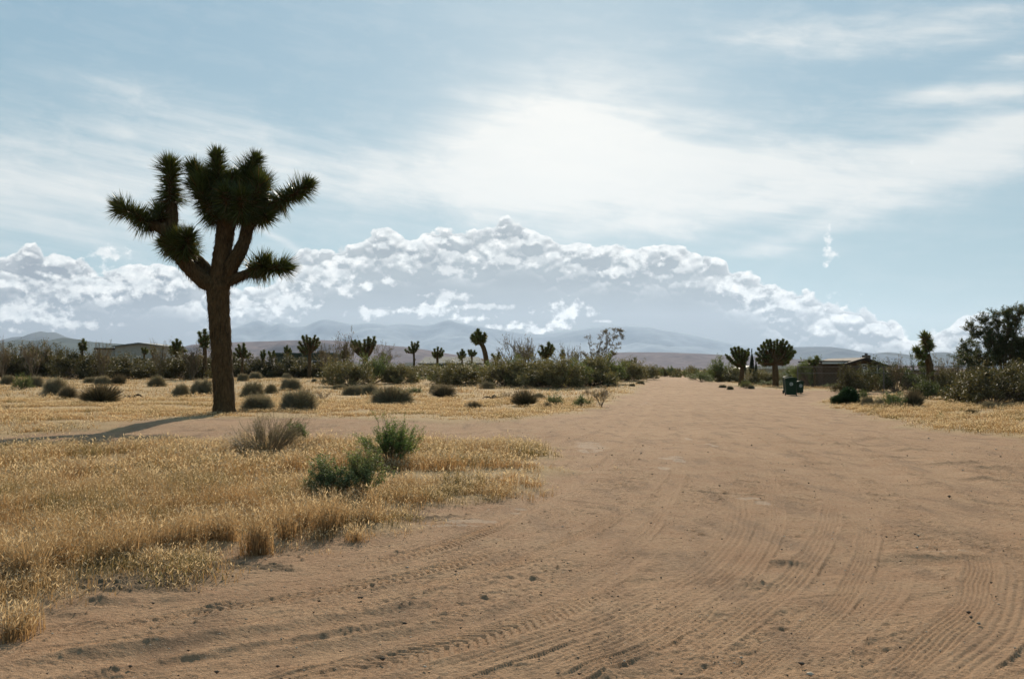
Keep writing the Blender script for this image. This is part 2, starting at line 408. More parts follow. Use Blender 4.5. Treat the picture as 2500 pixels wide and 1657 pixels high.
# ---------------------------------------------------------------- the ground: one sheet to the horizon
TRACKS = [  # wheel tracks: photograph trace, half width m, kind, depth m
    ([(-300, 1640), (0, 1606), (300, 1562), (700, 1500), (1000, 1440), (1300, 1360), (1500, 1272), (1620, 1162), (1670, 1060), (1680, 990)], .12, 'rib', .022),
    ([(-300, 1590), (0, 1560), (350, 1500), (700, 1440), (1000, 1368), (1230, 1290), (1400, 1200), (1510, 1110), (1570, 1030)], .12, 'rib', .018),
    ([(300, 1720), (600, 1657), (900, 1590), (1200, 1512), (1420, 1422), (1560, 1322), (1640, 1212), (1668, 1112), (1662, 1030)], .13, 'rib', .024),
    ([(1150, 1740), (1300, 1665), (1500, 1600), (1680, 1520), (1800, 1432), (1880, 1332), (1900, 1232), (1862, 1132), (1792, 1052), (1722, 985)], .13, 'rib', .024),
    ([(1700, 1740), (1850, 1640), (1990, 1530), (2090, 1420), (2130, 1310), (2100, 1200), (2010, 1110), (1890, 1040)], .13, 'rib', .020),
    ([(850, 1720), (1000, 1657), (1190, 1600), (1380, 1545), (1570, 1478), (1697, 1404), (1773, 1340), (1805, 1292), (1815, 1250), (1800, 1200)], .17, 'rib', .030),
    ([(1100, 1700), (1241, 1650), (1444, 1592), (1602, 1512), (1729, 1444), (1811, 1378), (1850, 1325), (1862, 1270)], .15, 'rib', .028),
    ([(1560, 1657), (1697, 1590), (1824, 1512), (1919, 1428), (1989, 1356), (2027, 1270), (2035, 1210)], .15, 'rib', .026),
    ([(2080, 1740), (2192, 1654), (2300, 1559), (2370, 1489), (2401, 1432), (2400, 1375), (2380, 1330)], .19, 'rib', .026),
    ([(2230, 1740), (2319, 1654), (2427, 1571), (2480, 1489), (2492, 1432), (2480, 1370)], .17, 'rib', .022),
    ([(1880, 1680), (2010, 1600), (2110, 1520), (2180, 1440), (2215, 1370)], .14, 'rib', .012),
    ([(-200, 1680), (0, 1649), (152, 1626), (304, 1600), (456, 1575), (608, 1550), (760, 1528), (1014, 1490), (1200, 1450)], .16, 'rut', .050),
    ([(120, 1560), (350, 1517), (482, 1494), (659, 1469), (811, 1443), (938, 1418), (1080, 1385), (1250, 1335)], .10, 'lug', .032),
    ([(300, 1690), (507, 1640), (710, 1606), (811, 1586), (1000, 1555), (1250, 1500), (1420, 1440), (1540, 1370), (1600, 1290)], .15, 'rut', .028),
    ([(650, 1690), (850, 1640), (1060, 1585), (1250, 1530), (1420, 1468), (1550, 1400)], .16, 'lug', .018),
    ([(700, 1420), (900, 1380), (1100, 1330), (1250, 1270), (1350, 1200), (1440, 1130), (1520, 1060)], .13, 'lug', .022),
    ([(1150, 1300), (1300, 1230), (1400, 1160), (1470, 1090), (1560, 1020), (1600, 970)], .2, 'rut', .022),
    ([(2500, 1240), (2300, 1150), (2120, 1080), (1950, 1030), (1800, 985), (1700, 950)], .3, 'rut', .030),
    ([(2500, 1330), (2250, 1200), (2050, 1110), (1880, 1040), (1760, 985), (1680, 945)], .3, 'rut', .026),
    ([(2200, 1300), (2000, 1180), (1850, 1090), (1760, 1030), (1690, 975), (1650, 940)], .25, 'rut', .020),
    ([(1750, 1200), (1700, 1110), (1670, 1030), (1650, 975), (1638, 940)], .25, 'rut', .018),
    ([(1600, 1150), (1610, 1080), (1622, 1010), (1628, 960), (1626, 935)], .25, 'rut', .016),
    ([(400, 1045), (600, 1040), (900, 1043), (1200, 1046), (1400, 1038), (1520, 1008), (1590, 970)], .25, 'rut', .03),
    ([(400, 1058), (700, 1053), (1000, 1054), (1300, 1058), (1430, 1052)], .2, 'rut', .02),
]
DENTS = [  # short steep scours: x, y, length px, height m
    (1920, 1372, 55, .05), (1850, 1428, 70, .035), (2300, 1358, 150, .05), (2200, 1366, 90, .03), (1430, 1632, 90, .03), (2230, 1098, 60, .05), (1960, 1080, 40, .04), (2080, 1085, 70, .04),
    (2170, 1115, 80, .04), (2330, 1130, 90, .05), (2450, 1140, 90, .05), (2380, 1165, 60, .04), (2130, 1070, 60, .04), (1700, 1590, 40, .02), (1740, 1500, 40, .02), (420, 1465, 60, .03), (280, 1475, 120, .035),
    (530, 1478, 40, .03), (230, 1520, 60, .03), (180, 1500, 50, .04), (620, 1425, 70, .02), (1490, 1270, 40, .02), (1330, 1335, 40, .02), (1560, 1345, 60, .02), (880, 1290, 40, .03), (2000, 1130, 60, .03), (2240, 1180, 60, .03)]
CLAY = [(1440, 1086, 30, 10), (1425, 1100, 12, 6), (1640, 1118, 26, 5), (1655, 1124, 16, 4), (1620, 1143, 12, 3), (1800, 1208, 20, 4), (1830, 1216, 30, 4), (1862, 1226, 16, 5), (1738, 1086, 12, 3), (1680, 1068, 7, 3),
        (1150, 1272, 60, 4), (1100, 1283, 60, 3), (1275, 1240, 16, 3), (1192, 1248, 4, 2), (2300, 1346, 60, 4), (1260, 1250, 10, 2)]
SOIL = [(950, 1266, 120, 9), (1020, 1270, 60, 6), (560, 1386, 110, 10), (300, 1440, 200, 12), (470, 1412, 60, 8), (700, 1392, 60, 5), (650, 1385, 60, 7), (1030, 1262, 80, 5), (380, 1425, 90, 10)]

def blob(x, y, px, py, a, b):
    c = flat(px, py); l = flat(px-a, py); t = flat(px, py-b)
    ra = abs(c[0]-l[0]); rb = abs(t[1]-c[1]); q = ((x-c[0]-(y-c[1])*c[0]/c[1]*0)/ra)**2+((y-c[1])/rb)**2
    return q
def build_ground():
    th = np.concatenate([np.arange(-180, -46, 4.0), np.arange(-46, -34, .5), np.arange(-34, 34, .072), np.arange(34, 46, .5), np.arange(46, 180, 4.0)])
    r = [.4]
    while r[-1] < 4: r.append(r[-1]*1.09)
    while r[-1] < 26: r.append(r[-1]*1.0026)
    while r[-1] < 130: r.append(r[-1]*1.0055)
    while r[-1] < 45000: r.append(r[-1]*1.05)
    r = np.array(r); T, Rr = np.meshgrid(np.radians(th), r)
    x = (Rr*np.sin(T)); y = (Rr*np.cos(T))
    z = Hbase(x, y)
    mask = np.zeros(x.shape+(3,), dtype=np.float32)
    # where grass grows
    wob = (fbm(x*.9, y*.9, 3, 11)-.5)
    dm, _, _ = pdist(P_MEADOW, x, y); dm = np.where(inside(P_MEADOW, x, y), dm, -dm)
    dl, _, _ = pdist(P_LEFT, x, y); dl = np.where(inside(P_LEFT, x, y), dl, -dl)
    dr, _, _ = pdist(P_RIGHT, x, y); dr = np.where(inside(P_RIGHT, x, y), dr, -dr)
    g = np.maximum.reduce([sstep(-.3, .7, dm+wob*1.6), sstep(-.4, .8, dl+wob*2), sstep(-.4, .9, dr+wob*2.4)])
    mask[..., 0] = g*.85
    z = z+.05*g
    near = (Rr < 60)
    fine = near & (np.abs(T) < .62)
    xf, yf = x[fine], y[fine]; rf = Rr[fine]; zf = np.zeros(xf.shape); gf = g[fine]
    # worn lumpy dirt, streaked along the way the road runs
    ux, uy = .15, 1.0; l = math.hypot(ux, uy); ux /= l; uy /= l
    al = xf*ux+yf*uy; ac = xf*uy-yf*ux
    bend = sstep(18, 6, yf)*1.1
    al2 = al*np.cos(bend)+ac*np.sin(bend); ac2 = ac*np.cos(bend)-al*np.sin(bend)
    road = 1-gf
    zf += road*((fbm(ac2*3.2, al2*.45, 4, 21)-.5)*.040+(fbm(ac2*12, al2*1.3, 3, 27)-.5)*.022)
    zf += (fbm(xf*.55, yf*.55, 3, 31)-.5)*.05
    zf += (fbm(xf*16, yf*16, 3, 33, .85)-.5)*.024*(.35+1.3*sstep(.35, .65, fbm(xf*.5, yf*.5, 3, 5)))+(fbm(xf*4, yf*5, 3, 35, .7)-.5)*.012*(1-gf)
    # crossing scuffs and small clods
    cl = fbm(xf*16, yf*16, 2, 41); zf += np.clip(cl-.72, 0, 1)*.10*(fbm(xf*.8, yf*.8, 2, 43) > .5)
    tm = np.full(xf.shape, 1.0)
    for ti, (pts, hw, kind, dep) in enumerate(TRACKS):
        per = .017+.0045*((ti*7) % 4); hw = hw*(.75 if kind == 'rib' else 1)
        P = poly(pts)
        bb = (xf > P[:, 0].min()-.6) & (xf < P[:, 0].max()+.6) & (yf > P[:, 1].min()-.6) & (yf < P[:, 1].max()+.6)
        # smooth the trace
        for _ in range(3):
            Q = [P[0]]
            for a, b in zip(P[:-1], P[1:]): Q += [a*.75+b*.25, a*.25+b*.75]
            P = np.array(Q+[P[-1]])
        xx, yy = xf[bb], yf[bb]
        w = (fbm(xx*1.3, yy*1.3, 2, 51)-.5)*.05
        dist, arc, side = pdist(P, xx, yy, False); s = dist*side+w; far = yy
        L = arc.max(); fade = sstep(0, 1.2, arc)*sstep(L, L-1.2, arc)*(.45+.75*fbm(xx*.7, yy*.7, 2, 57))
        u = np.abs(s)/hw
        if kind == 'rib':
            prof = np.where(u < 1, -2.0*(.5+.5*np.cos((s+(fbm(xx*2, yy*2, 2, 59)-.5)*.035)/per*math.pi))**2*(.25+.9*fbm(xx*1.7, yy*1.7, 3, 58))*np.clip((1-u)*5, 0, 1), 0)+np.exp(-((u-1.12)/.16)**2)*.75
        elif kind == 'lug':
            ch = np.sin((arc+np.abs(s)*.9)*2*math.pi/.075)
            prof = np.where(u < 1, -.45+.55*np.where(ch > 0, 1, -1)*np.clip((1-u)*3, 0, 1), 0)+np.exp(-((u-1.15)/.2)**2)*.6
        else:
            prof = -np.exp(-(u/.8)**4)+np.exp(-((u-1.35)/.3)**2)*.8*(.5+fbm(xx*6, yy*6, 2, 61))
        zz = prof*dep*fade*{'rib': .34, 'lug': .75, 'rut': .8}[kind]
        zf[bb] = zf[bb]*np.where(u < 1.2, 1-.8*np.clip(fade, 0, 1), 1)+zz*(road[bb]*.9+.1)
    for px, py, ln, h in DENTS:
        c = flat(px, py); e = flat(px-ln, py+ln*.05); ra = abs(c[0]-e[0])*.8
        dx = (xf-c[0])/ra; dy = (yf-c[1])+(fbm(xf*2.5, yf*2.5, 2, 71)-.5)*.16
        w = .10+.02*c[1]/8
        zf += np.exp(-dx**4)*h*.6*(.4+1.1*fbm(xf*6, yf*6, 3, 77))*np.where(dy > 0, np.exp(-(dy/(w*5))**2), np.exp(-(dy/(w*.7))**2)*1.0-np.exp(-((dy+w*2.2)/(w*1.4))**2)*.45)
    ch = np.zeros(xf.shape); so = np.zeros(xf.shape)
    nz = fbm(xf*5, yf*5, 4, 81)
    for px, py, a, b in CLAY:
        ch = np.maximum(ch, sstep(1.25, .6, blob(xf, yf, px, py, a, b)+(nz-.5)*4.0))
    for px, py, a, b in SOIL:
        so = np.maximum(so, sstep(1.3, .4, blob(xf, yf, px, py, a*1.1, b)+(nz-.5)*2.6))
    # dark broken crust just outside the foot of the meadow
    edge = np.exp(-((dm[fine]+.15)/.30)**2)*sstep(9.6, 7.0, yf)*.7
    so = np.clip(np.maximum(so, edge*sstep(.40, .60, nz)), 0, 1)
    zf += so*(fbm(xf*24, yf*24, 3, 83, .7)-.35)*.055
    zf -= ch*.004
    zz = np.zeros(x.shape); zz[fine] = zf*sstep(60, 42, rf)
    z = z+zz
    m1 = mask[..., 1]; m1[fine] = ch*.26; m2 = mask[..., 2]; m2[fine] = np.clip(so, 0, 1)*.85
    # a few older damp stains on the road
    # far plain sinks a little so the ranges stand clear
    nth = len(th); nr = len(r)
    idx = np.arange(nr*nth).reshape(nr, nth)
    a = idx[:-1, :]; b = idx[1:, :]
    A = np.stack([a, np.roll(a, -1, 1), np.roll(b, -1, 1), b], -1).reshape(-1, 4)[:, ::-1]
    V = np.stack([x, y, z], -1).reshape(-1, 3)
    c = len(V); V = np.vstack([V, [[0, 0, Hs(0, 0)]]])
    fan = np.stack([np.full(nth, c), np.roll(idx[0], -1), idx[0]], -1)
    mk = np.vstack([mask.reshape(-1, 3), [[0, 0, 0]]])
    o = mesh_np('ground', V, [A, fan], M_GROUND, col=mk, smooth_=True)
    o['kind'] = 'structure'; o['label'] = 'tan dirt road and dry desert floor'
    # height lookup for planting
    return o
build_ground()

# ---------------------------------------------------------------- dry grass (nobody could count it)
def blades(bx, by, bz, h, w, lean, base, tip, head=None, jitter=.25, segs=2):
    """bx.. arrays of blade roots; every blade is a bent strip, with a seed head if asked"""
    n = len(bx); a = rng.uniform(0, 2*math.pi, n); b = rng.uniform(0, 2*math.pi, n)
    lx = np.cos(a)*lean*h; ly = np.sin(a)*lean*h; wx = np.cos(b)*w*.5; wy = np.sin(b)*w*.5
    mid = .55
    V = np.empty((n, 5, 3), dtype=np.float32)
    V[:, 0] = np.stack([bx-wx, by-wy, bz-.02], -1); V[:, 1] = np.stack([bx+wx, by+wy, bz-.02], -1)
    mx, my, mz = bx+lx*.3, by+ly*.3, bz+h*mid
    V[:, 2] = np.stack([mx-wx*.8, my-wy*.8, mz], -1); V[:, 3] = np.stack([mx+wx*.8, my+wy*.8, mz], -1)
    tz = bz+h*np.sqrt(np.clip(1-(lean*.8)**2, .2, 1))
    V[:, 4] = np.stack([bx+lx, by+ly, tz], -1)
    i = (np.arange(n)*5)[:, None]
    Q = i+np.array([[0, 1, 3, 2]]); Tt = i+np.array([[2, 3, 4]])
    j = rng.uniform(1-jitter, 1+jitter*.6, n)[:, None]
    C = np.empty((n, 5, 3), dtype=np.float32)
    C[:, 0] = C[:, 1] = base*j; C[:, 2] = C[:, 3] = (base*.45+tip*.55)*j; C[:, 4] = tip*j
    V = V.reshape(-1, 3); C = C.reshape(-1, 3); Fq = [Q]; Ft = [Tt]
    if head is not None:
        hl, hw, hc = head
        m = rng.random(n) < .9; k = np.nonzero(m)[0]; nn = len(k)
        t0 = np.stack([bx+lx*.86, by+ly*.86, bz+(tz-bz)*.86], -1)[k]
        droop = rng.uniform(-.5, .9, nn)
        dirv = np.stack([lx[k]+rng.normal(0, .02, nn), ly[k]+rng.normal(0, .02, nn), h[k]*.45*droop+.02], -1)
        dirv /= np.linalg.norm(dirv, axis=1)[:, None]+1e-6
        sx = np.cos(b[k]+1.2); sy = np.sin(b[k]+1.2)
        side = np.stack([sx, sy, np.zeros(nn)], -1)*(hw*.5)*rng.uniform(.6, 1.3, nn)[:, None]
        L = (hl*rng.uniform(.6, 1.3, nn))[:, None]
        H = np.empty((nn, 4, 3), dtype=np.float32)
        H[:, 0] = t0; H[:, 1] = t0+dirv*L*.45+side; H[:, 2] = t0+dirv*L; H[:, 3] = t0+dirv*L*.45-side
        o = len(V); ii = o+(np.arange(nn)*4)[:, None]
        Fq.append(ii+np.array([[0, 1, 2, 3]])); V = np.vstack([V, H.reshape(-1, 3)])
        C = np.vstack([C, np.repeat((hc*rng.uniform(.75, 1.12, nn)[:, None]), 4, 0)])
    return V, C, np.vstack(Fq), np.vstack(Ft)
def grass_obj(name, label, parts):
    Vs, Cs, Qs, Ts, o = [], [], [], [], 0
    for V, C, Q, T in parts:
        Vs.append(V); Cs.append(C); Qs.append(Q+o); Ts.append(T+o); o += len(V)
    ob = mesh_np(name, np.vstack(Vs), [np.vstack(Qs), np.vstack(Ts)], M_STRAW, col=np.vstack(Cs))
    ob['kind'] = 'stuff'; ob['label'] = label; ob['category'] = 'grass'
    return ob
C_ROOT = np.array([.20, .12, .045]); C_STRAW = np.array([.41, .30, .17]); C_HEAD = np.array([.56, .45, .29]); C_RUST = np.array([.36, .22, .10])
def tufts(n, xr, yr, P, edge, per, hgt, w, dens_seed, head, soft=.8, wob=1.6, thin=None, spread=.07, hvar=.35, lean=(.1, .75), olive=0):
    x = rng.uniform(*xr, n); y = rng.uniform(*yr, n)
    d, _, _ = pdist(P, x, y); d = np.where(inside(P, x, y), d, -d)+(fbm(x*.9, y*.9, 3, 11)-.5)*wob
    pn = fbm(x*.55, y*.55, 3, dens_seed)
    keep = rng.random(n) < sstep(edge, edge+soft, d)*sstep(.30, .56, pn)*(.25+1.1*sstep(.35, .6, fbm(x*2.7, y*2.7, 2, dens_seed+2)))
    if thin is not None: keep &= rng.random(n) < thin(x, y)
    x, y, d, pn = x[keep], y[keep], d[keep], pn[keep]
    z = Hbase(x, y)+.05*sstep(-.3, .7, d)
    k = rng.poisson(per, len(x))+1
    hv = hgt*(.35+1.25*fbm(x*1.3+5, y*1.3, 3, dens_seed+9))*(.45+.55*sstep(0, 1.6, d))*rng.uniform(1-hvar, 1+hvar, len(x))
    bx = np.repeat(x, k)+rng.normal(0, spread, k.sum()); by = np.repeat(y, k)+rng.normal(0, spread, k.sum()); bz = np.repeat(z, k)-.01
    h = np.repeat(hv, k)*rng.uniform(.55, 1.12, k.sum())
    tone = np.repeat(fbm(x*.35+31, y*.35, 3, dens_seed+4), k)[:, None]
    ww = w*rng.uniform(.7, 1.4, len(bx))
    ln = rng.uniform(lean[0], lean[1], len(bx))
    t = sstep(.35, .7, tone)
    t2 = np.repeat(sstep(.54, .66, fbm(x*1.9+71, y*1.9, 3, dens_seed+6)), k)[:, None]*.75
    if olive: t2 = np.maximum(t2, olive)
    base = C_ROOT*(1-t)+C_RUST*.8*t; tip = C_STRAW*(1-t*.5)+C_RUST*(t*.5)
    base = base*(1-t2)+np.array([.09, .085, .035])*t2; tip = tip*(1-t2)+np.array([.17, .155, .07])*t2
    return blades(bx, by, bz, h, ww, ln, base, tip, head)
def build_grass():
    hd = (.036, .009, C_HEAD)
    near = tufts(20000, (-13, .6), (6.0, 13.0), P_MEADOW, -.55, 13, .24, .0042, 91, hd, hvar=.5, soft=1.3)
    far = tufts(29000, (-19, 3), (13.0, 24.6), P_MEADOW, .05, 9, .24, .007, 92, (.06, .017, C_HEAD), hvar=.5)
    # tall bunches standing at the ragged foot of the meadow
    bun = []
    for px, py, h in [(560, 1330, .40), (620, 1352, .44), (640, 1350, .40), (700, 1322, .46), (790, 1310, .50), (815, 1300, .46), (840, 1290, .36), (733, 1300, .40), (905, 1270, .42), (895, 1288, .3),
                      (480, 1335, .42), (440, 1350, .46), (300, 1385, .42), (340, 1372, .44), (250, 1395, .46), (390, 1360, .40), (555, 1318, .36), (670, 1308, .34), (760, 1282, .34), (870, 1320, .16), (0, 1430, .45), (60, 1440, .48), (90, 1420, .42), (140, 1400, .5), (520, 1325, .3), (30, 1560, .2), (60, 1540, .22), (380, 1395, .22)]:
        x, y = flat(px, py); n = 170; a = rng.uniform(0, 6.28, n); q = rng.uniform(0, .13, n)
        bx = x+np.cos(a)*q; by = y+np.sin(a)*q; bz = Hbase(bx, by)-.01
        bun.append(blades(bx, by, bz, h*rng.uniform(.4, 1.1, n), np.full(n, .005), rng.uniform(.05, .6, n), C_RUST*.9, C_STRAW, (.045, .010, C_HEAD)))
    # scattered sprigs beyond the edge
    P_W = poly([(-400, 1380), (120, 1395), (300, 1385), (480, 1352), (500, 1372), (420, 1408), (330, 1440), (180, 1482), (0, 1530), (-400, 1600)])
    cor = tufts(5200, (-9, -1), (5.6, 11), poly([(-500, 1340), (300, 1340), (420, 1370), (380, 1400), (250, 1440), (120, 1478), (0, 1500), (-500, 1560)]), -.3, 13, .26, .0045, 133, hd, hvar=.5)
    weed = tufts(5200, (-9, -1), (5.6, 10.5), P_W, -.1, 12, .16, .008, 97, None, olive=.9, lean=(.3, 1.1))
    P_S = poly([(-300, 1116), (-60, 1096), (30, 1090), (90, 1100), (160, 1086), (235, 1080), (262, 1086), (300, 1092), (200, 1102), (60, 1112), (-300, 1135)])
    strip = tufts(11000, (-22, -7), (18, 26), P_S, -.1, 12, .26, .012, 98, None, olive=.97, lean=(.1, .8), spread=.12)  # dark weeds; the big tree's crown shadow is put into their tone
    spr = tufts(900, (-12, 4), (6.2, 20), P_MEADOW, -.9, 4, .15, .005, 95, (.05, .012, C_HEAD), soft=1.5)
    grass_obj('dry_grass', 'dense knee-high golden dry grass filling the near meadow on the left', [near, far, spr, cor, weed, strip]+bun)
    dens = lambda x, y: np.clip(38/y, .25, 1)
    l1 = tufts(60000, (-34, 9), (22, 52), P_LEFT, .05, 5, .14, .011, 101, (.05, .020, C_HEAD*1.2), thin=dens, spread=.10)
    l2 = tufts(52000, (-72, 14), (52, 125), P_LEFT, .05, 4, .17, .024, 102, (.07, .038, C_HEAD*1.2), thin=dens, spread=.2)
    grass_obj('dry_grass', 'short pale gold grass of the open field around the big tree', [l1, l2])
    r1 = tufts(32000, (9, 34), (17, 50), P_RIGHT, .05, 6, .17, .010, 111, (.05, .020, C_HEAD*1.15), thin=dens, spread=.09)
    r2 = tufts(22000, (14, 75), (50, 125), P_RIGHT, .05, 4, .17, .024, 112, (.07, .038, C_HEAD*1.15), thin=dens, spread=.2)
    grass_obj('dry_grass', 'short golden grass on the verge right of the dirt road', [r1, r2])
build_grass()

# loose gravel and clods
def build_stones():
    n = 3400; r = 5.2*np.exp(rng.uniform(0, math.log(28/5.2), n)); t = rng.uniform(-.56, .56, n); x = r*np.sin(t); y = r*np.cos(t)
    ok = ~(inside(P_MEADOW, x, y) | inside(P_LEFT, x, y) | inside(P_RIGHT, x, y)); x, y, r = x[ok], y[ok], r[ok]; n = len(x)
    s = .0032*np.exp(rng.normal(0, .5, n))*(1+r*.06)
    big = rng.random(n) < .03; s = np.minimum(np.where(big, s*2.0, s), .028)
    base = np.array([(1, .3, 0), (-.3, 1, .3), (-1, -.2, .3), (.2, -1, 0), (.2, .1, .8), (0, 0, -1)], dtype=float)
    V = base[None]*(s[:, None, None])*rng.uniform(.6, 1.3, (n, 6, 3)); V[:, :, 2] *= .7
    V[:, :, 0] += x[:, None]; V[:, :, 1] += y[:, None]; V[:, :, 2] += (Hbase(x, y)+s*.3+.012)[:, None]
    fc = np.array([(0, 1, 4), (1, 2, 4), (2, 3, 4), (3, 0, 4), (1, 0, 5), (2, 1, 5), (3, 2, 5), (0, 3, 5)])
    Fs = (np.arange(n)*6)[:, None, None]+fc[None]
    c = np.where(rng.random(n)[:, None] < .65, np.array([[.12, .085, .06]]), np.array([[.45, .36, .27]]))*rng.uniform(.7, 1.2, (n, 1))
    o = mesh_np('gravel', V.reshape(-1, 3), Fs.reshape(-1, 3), M_TWIG, col=np.repeat(c, 6, 0))
    o['kind'] = 'stuff'; o['label'] = 'small stones and clods strewn over the dirt road'; o['category'] = 'gravel'
build_stones()

# ---------------------------------------------------------------- plants
def tube(pts, rad, n=14, sub=4, rough=0.0, seed=0):
    """smooth tapering limb; returns V, quads"""
    P = [np.array(p, float) for p in pts]; rr = list(rad); Q = []; Rr = []
    m = len(P)
    for i in range(m-1):
        p0 = P[max(i-1, 0)]; p1 = P[i]; p2 = P[i+1]; p3 = P[min(i+2, m-1)]
        for k in range(sub):
            t = k/sub; Q.append(.5*((2*p1)+(-p0+p2)*t+(2*p0-5*p1+4*p2-p3)*t*t+(-p0+3*p1-3*p2+p3)*t**3)); Rr.append(rr[i]*(1-t)+rr[i+1]*t)
    Q.append(P[-1]); Rr.append(rr[-1]); Q = np.array(Q); Rr = np.array(Rr)
    T = np.gradient(Q, axis=0); T /= np.linalg.norm(T, axis=1)[:, None]+1e-9
    u = np.cross(T[0], [0, 1, .1]); u /= np.linalg.norm(u)+1e-9; V = []
    r_ = np.random.default_rng(seed+5)
    for i in range(len(Q)):
        u = u-T[i]*(u@T[i]); u /= np.linalg.norm(u)+1e-9; w = np.cross(T[i], u)
        a = np.arange(n)*2*math.pi/n
        q = Rr[i]*(1+rough*r_.normal(0, 1, n))
        V.append(Q[i]+np.cos(a)[:, None]*u*q[:, None]+np.sin(a)[:, None]*w*q[:, None])
    k = len(Q); V = np.concatenate(V+[Q[:1], Q[-1:]]); i = np.arange(k*n).reshape(k, n); a = i[:-1]; b = i[1:]
    F4 = np.stack([a, np.roll(a, -1, 1), np.roll(b, -1, 1), b], -1).reshape(-1, 4)
    c0, c1 = k*n, k*n+1
    capa = np.stack([np.full(n, c0), np.roll(i[0], -1), i[0]], -1); capb = np.stack([np.full(n, c1), i[-1], np.roll(i[-1], -1)], -1)
    return V, F4, np.vstack([capa, capb]), Q, Rr
class Acc:
    def __init__(s): s.V = []; s.Q = []; s.T = []; s.C = []; s.n = 0
    def add(s, V, Q=None, T=None, C=None):
        V = np.asarray(V); s.V.append(V)
        if Q is not None and len(Q): s.Q.append(np.asarray(Q)+s.n)
        if T is not None and len(T): s.T.append(np.asarray(T)+s.n)
        s.C.append(np.broadcast_to(np.asarray(C if C is not None else [.5, .5, .5]), (len(V), 3))); s.n += len(V)
    def build(s, name, mat, parent, smooth_=False):
        f = []
        if s.Q: f.append(np.vstack(s.Q))
        if s.T: f.append(np.vstack(s.T))
        return mesh_np(name, np.vstack(s.V), f, mat, parent, col=np.vstack(s.C), smooth_=smooth_)
def norm(a): return a/(np.linalg.norm(a, axis=-1, keepdims=True)+1e-9)
def spikes(acc, Q, Rr, n, length, width, ang0, ang1, colr, g, tipn=0):
    """stiff pointed leaves set all round a limb, spreading at ang0 degrees low down to ang1 at the tip"""
    Q = np.asarray(Q); seg = np.linalg.norm(np.diff(Q, axis=0), axis=1); s = np.concatenate([[0], np.cumsum(seg)]); L = s[-1]
    t = np.concatenate([g.uniform(0, 1, n), 1-g.uniform(0, .03, tipn)]); m = len(t)
    P = np.stack([np.interp(t*L, s, Q[:, k]) for k in range(3)], -1)
    T = np.gradient(Q, axis=0); D = norm(np.stack([np.interp(t*L, s, T[:, k]) for k in range(3)], -1))
    r = np.interp(t*L, s, Rr)
    ra = norm(g.normal(0, 1, (m, 3))); side = norm(ra-D*(ra*D).sum(1)[:, None])
    a = np.radians(ang0+(ang1-ang0)*t**1.4+g.normal(0, 9, m))
    a[n:] = np.abs(g.normal(0, math.radians(38), tipn))
    d = D*np.cos(a)[:, None]+side*np.sin(a)[:, None]
    ln = length*g.uniform(.55, 1.15, m)*(.85+.2*np.sin(t*9+g.uniform(0, 6)))*(1-.15*t)
    w = norm(np.cross(d, side+g.normal(0, .2, (m, 3))))*(width*.5)
    b = P+side*(r*.6)[:, None]; up_ = norm(np.cross(w, d))*width*.30
    V = np.empty((m, 4, 3)); V[:, 0] = b-w; V[:, 1] = b+up_; V[:, 2] = b+w; V[:, 3] = b+d*ln[:, None]
    i = (np.arange(m)*4)[:, None]; Tt = np.concatenate([i+np.array([[0, 1, 3]]), i+np.array([[1, 2, 3]])])
    cc = np.asarray(colr)[None]*g.uniform(.6, 1.5, (m, 1)); br = g.random(m) < .14*(1-t)+.03; cc[br] = np.array([.17, .115, .05])*g.uniform(.6, 1.3, (br.sum(), 1))
    acc.add(V.reshape(-1, 3), None, Tt, np.repeat(cc, 4, 0))
def thatch(acc, Q, Rr, n, length, width, colr, g):
    """dead leaves pressed down along the limb"""
    Q = np.asarray(Q); seg = np.linalg.norm(np.diff(Q, axis=0), axis=1); s = np.concatenate([[0], np.cumsum(seg)]); L = s[-1]
    t = g.uniform(0, 1, n); P = np.stack([np.interp(t*L, s, Q[:, k]) for k in range(3)], -1); T = np.gradient(Q, axis=0)
    D = norm(np.stack([np.interp(t*L, s, T[:, k]) for k in range(3)], -1)); r = np.interp(t*L, s, Rr)
    ra = norm(g.normal(0, 1, (n, 3))); side = norm(ra-D*(ra*D).sum(1)[:, None])
    d = norm(-D*.7+np.array([0, 0, -.75])+side*g.uniform(.05, .95, n)[:, None]+g.normal(0, .12, (n, 3)))
    w = norm(np.cross(d, side))*(width*.5); b = P+side*(r*.97)[:, None]
    ln = (length*g.uniform(.5, 1.3, n))[:, None]
    V = np.empty((n, 3, 3)); V[:, 0] = b-w; V[:, 1] = b+w; V[:, 2] = b+d*ln
    acc.add(V.reshape(-1, 3), None, np.arange(n*3).reshape(n, 3), np.repeat(np.asarray(colr)[None]*g.uniform(.5, 1.4, (n, 1)), 3, 0))

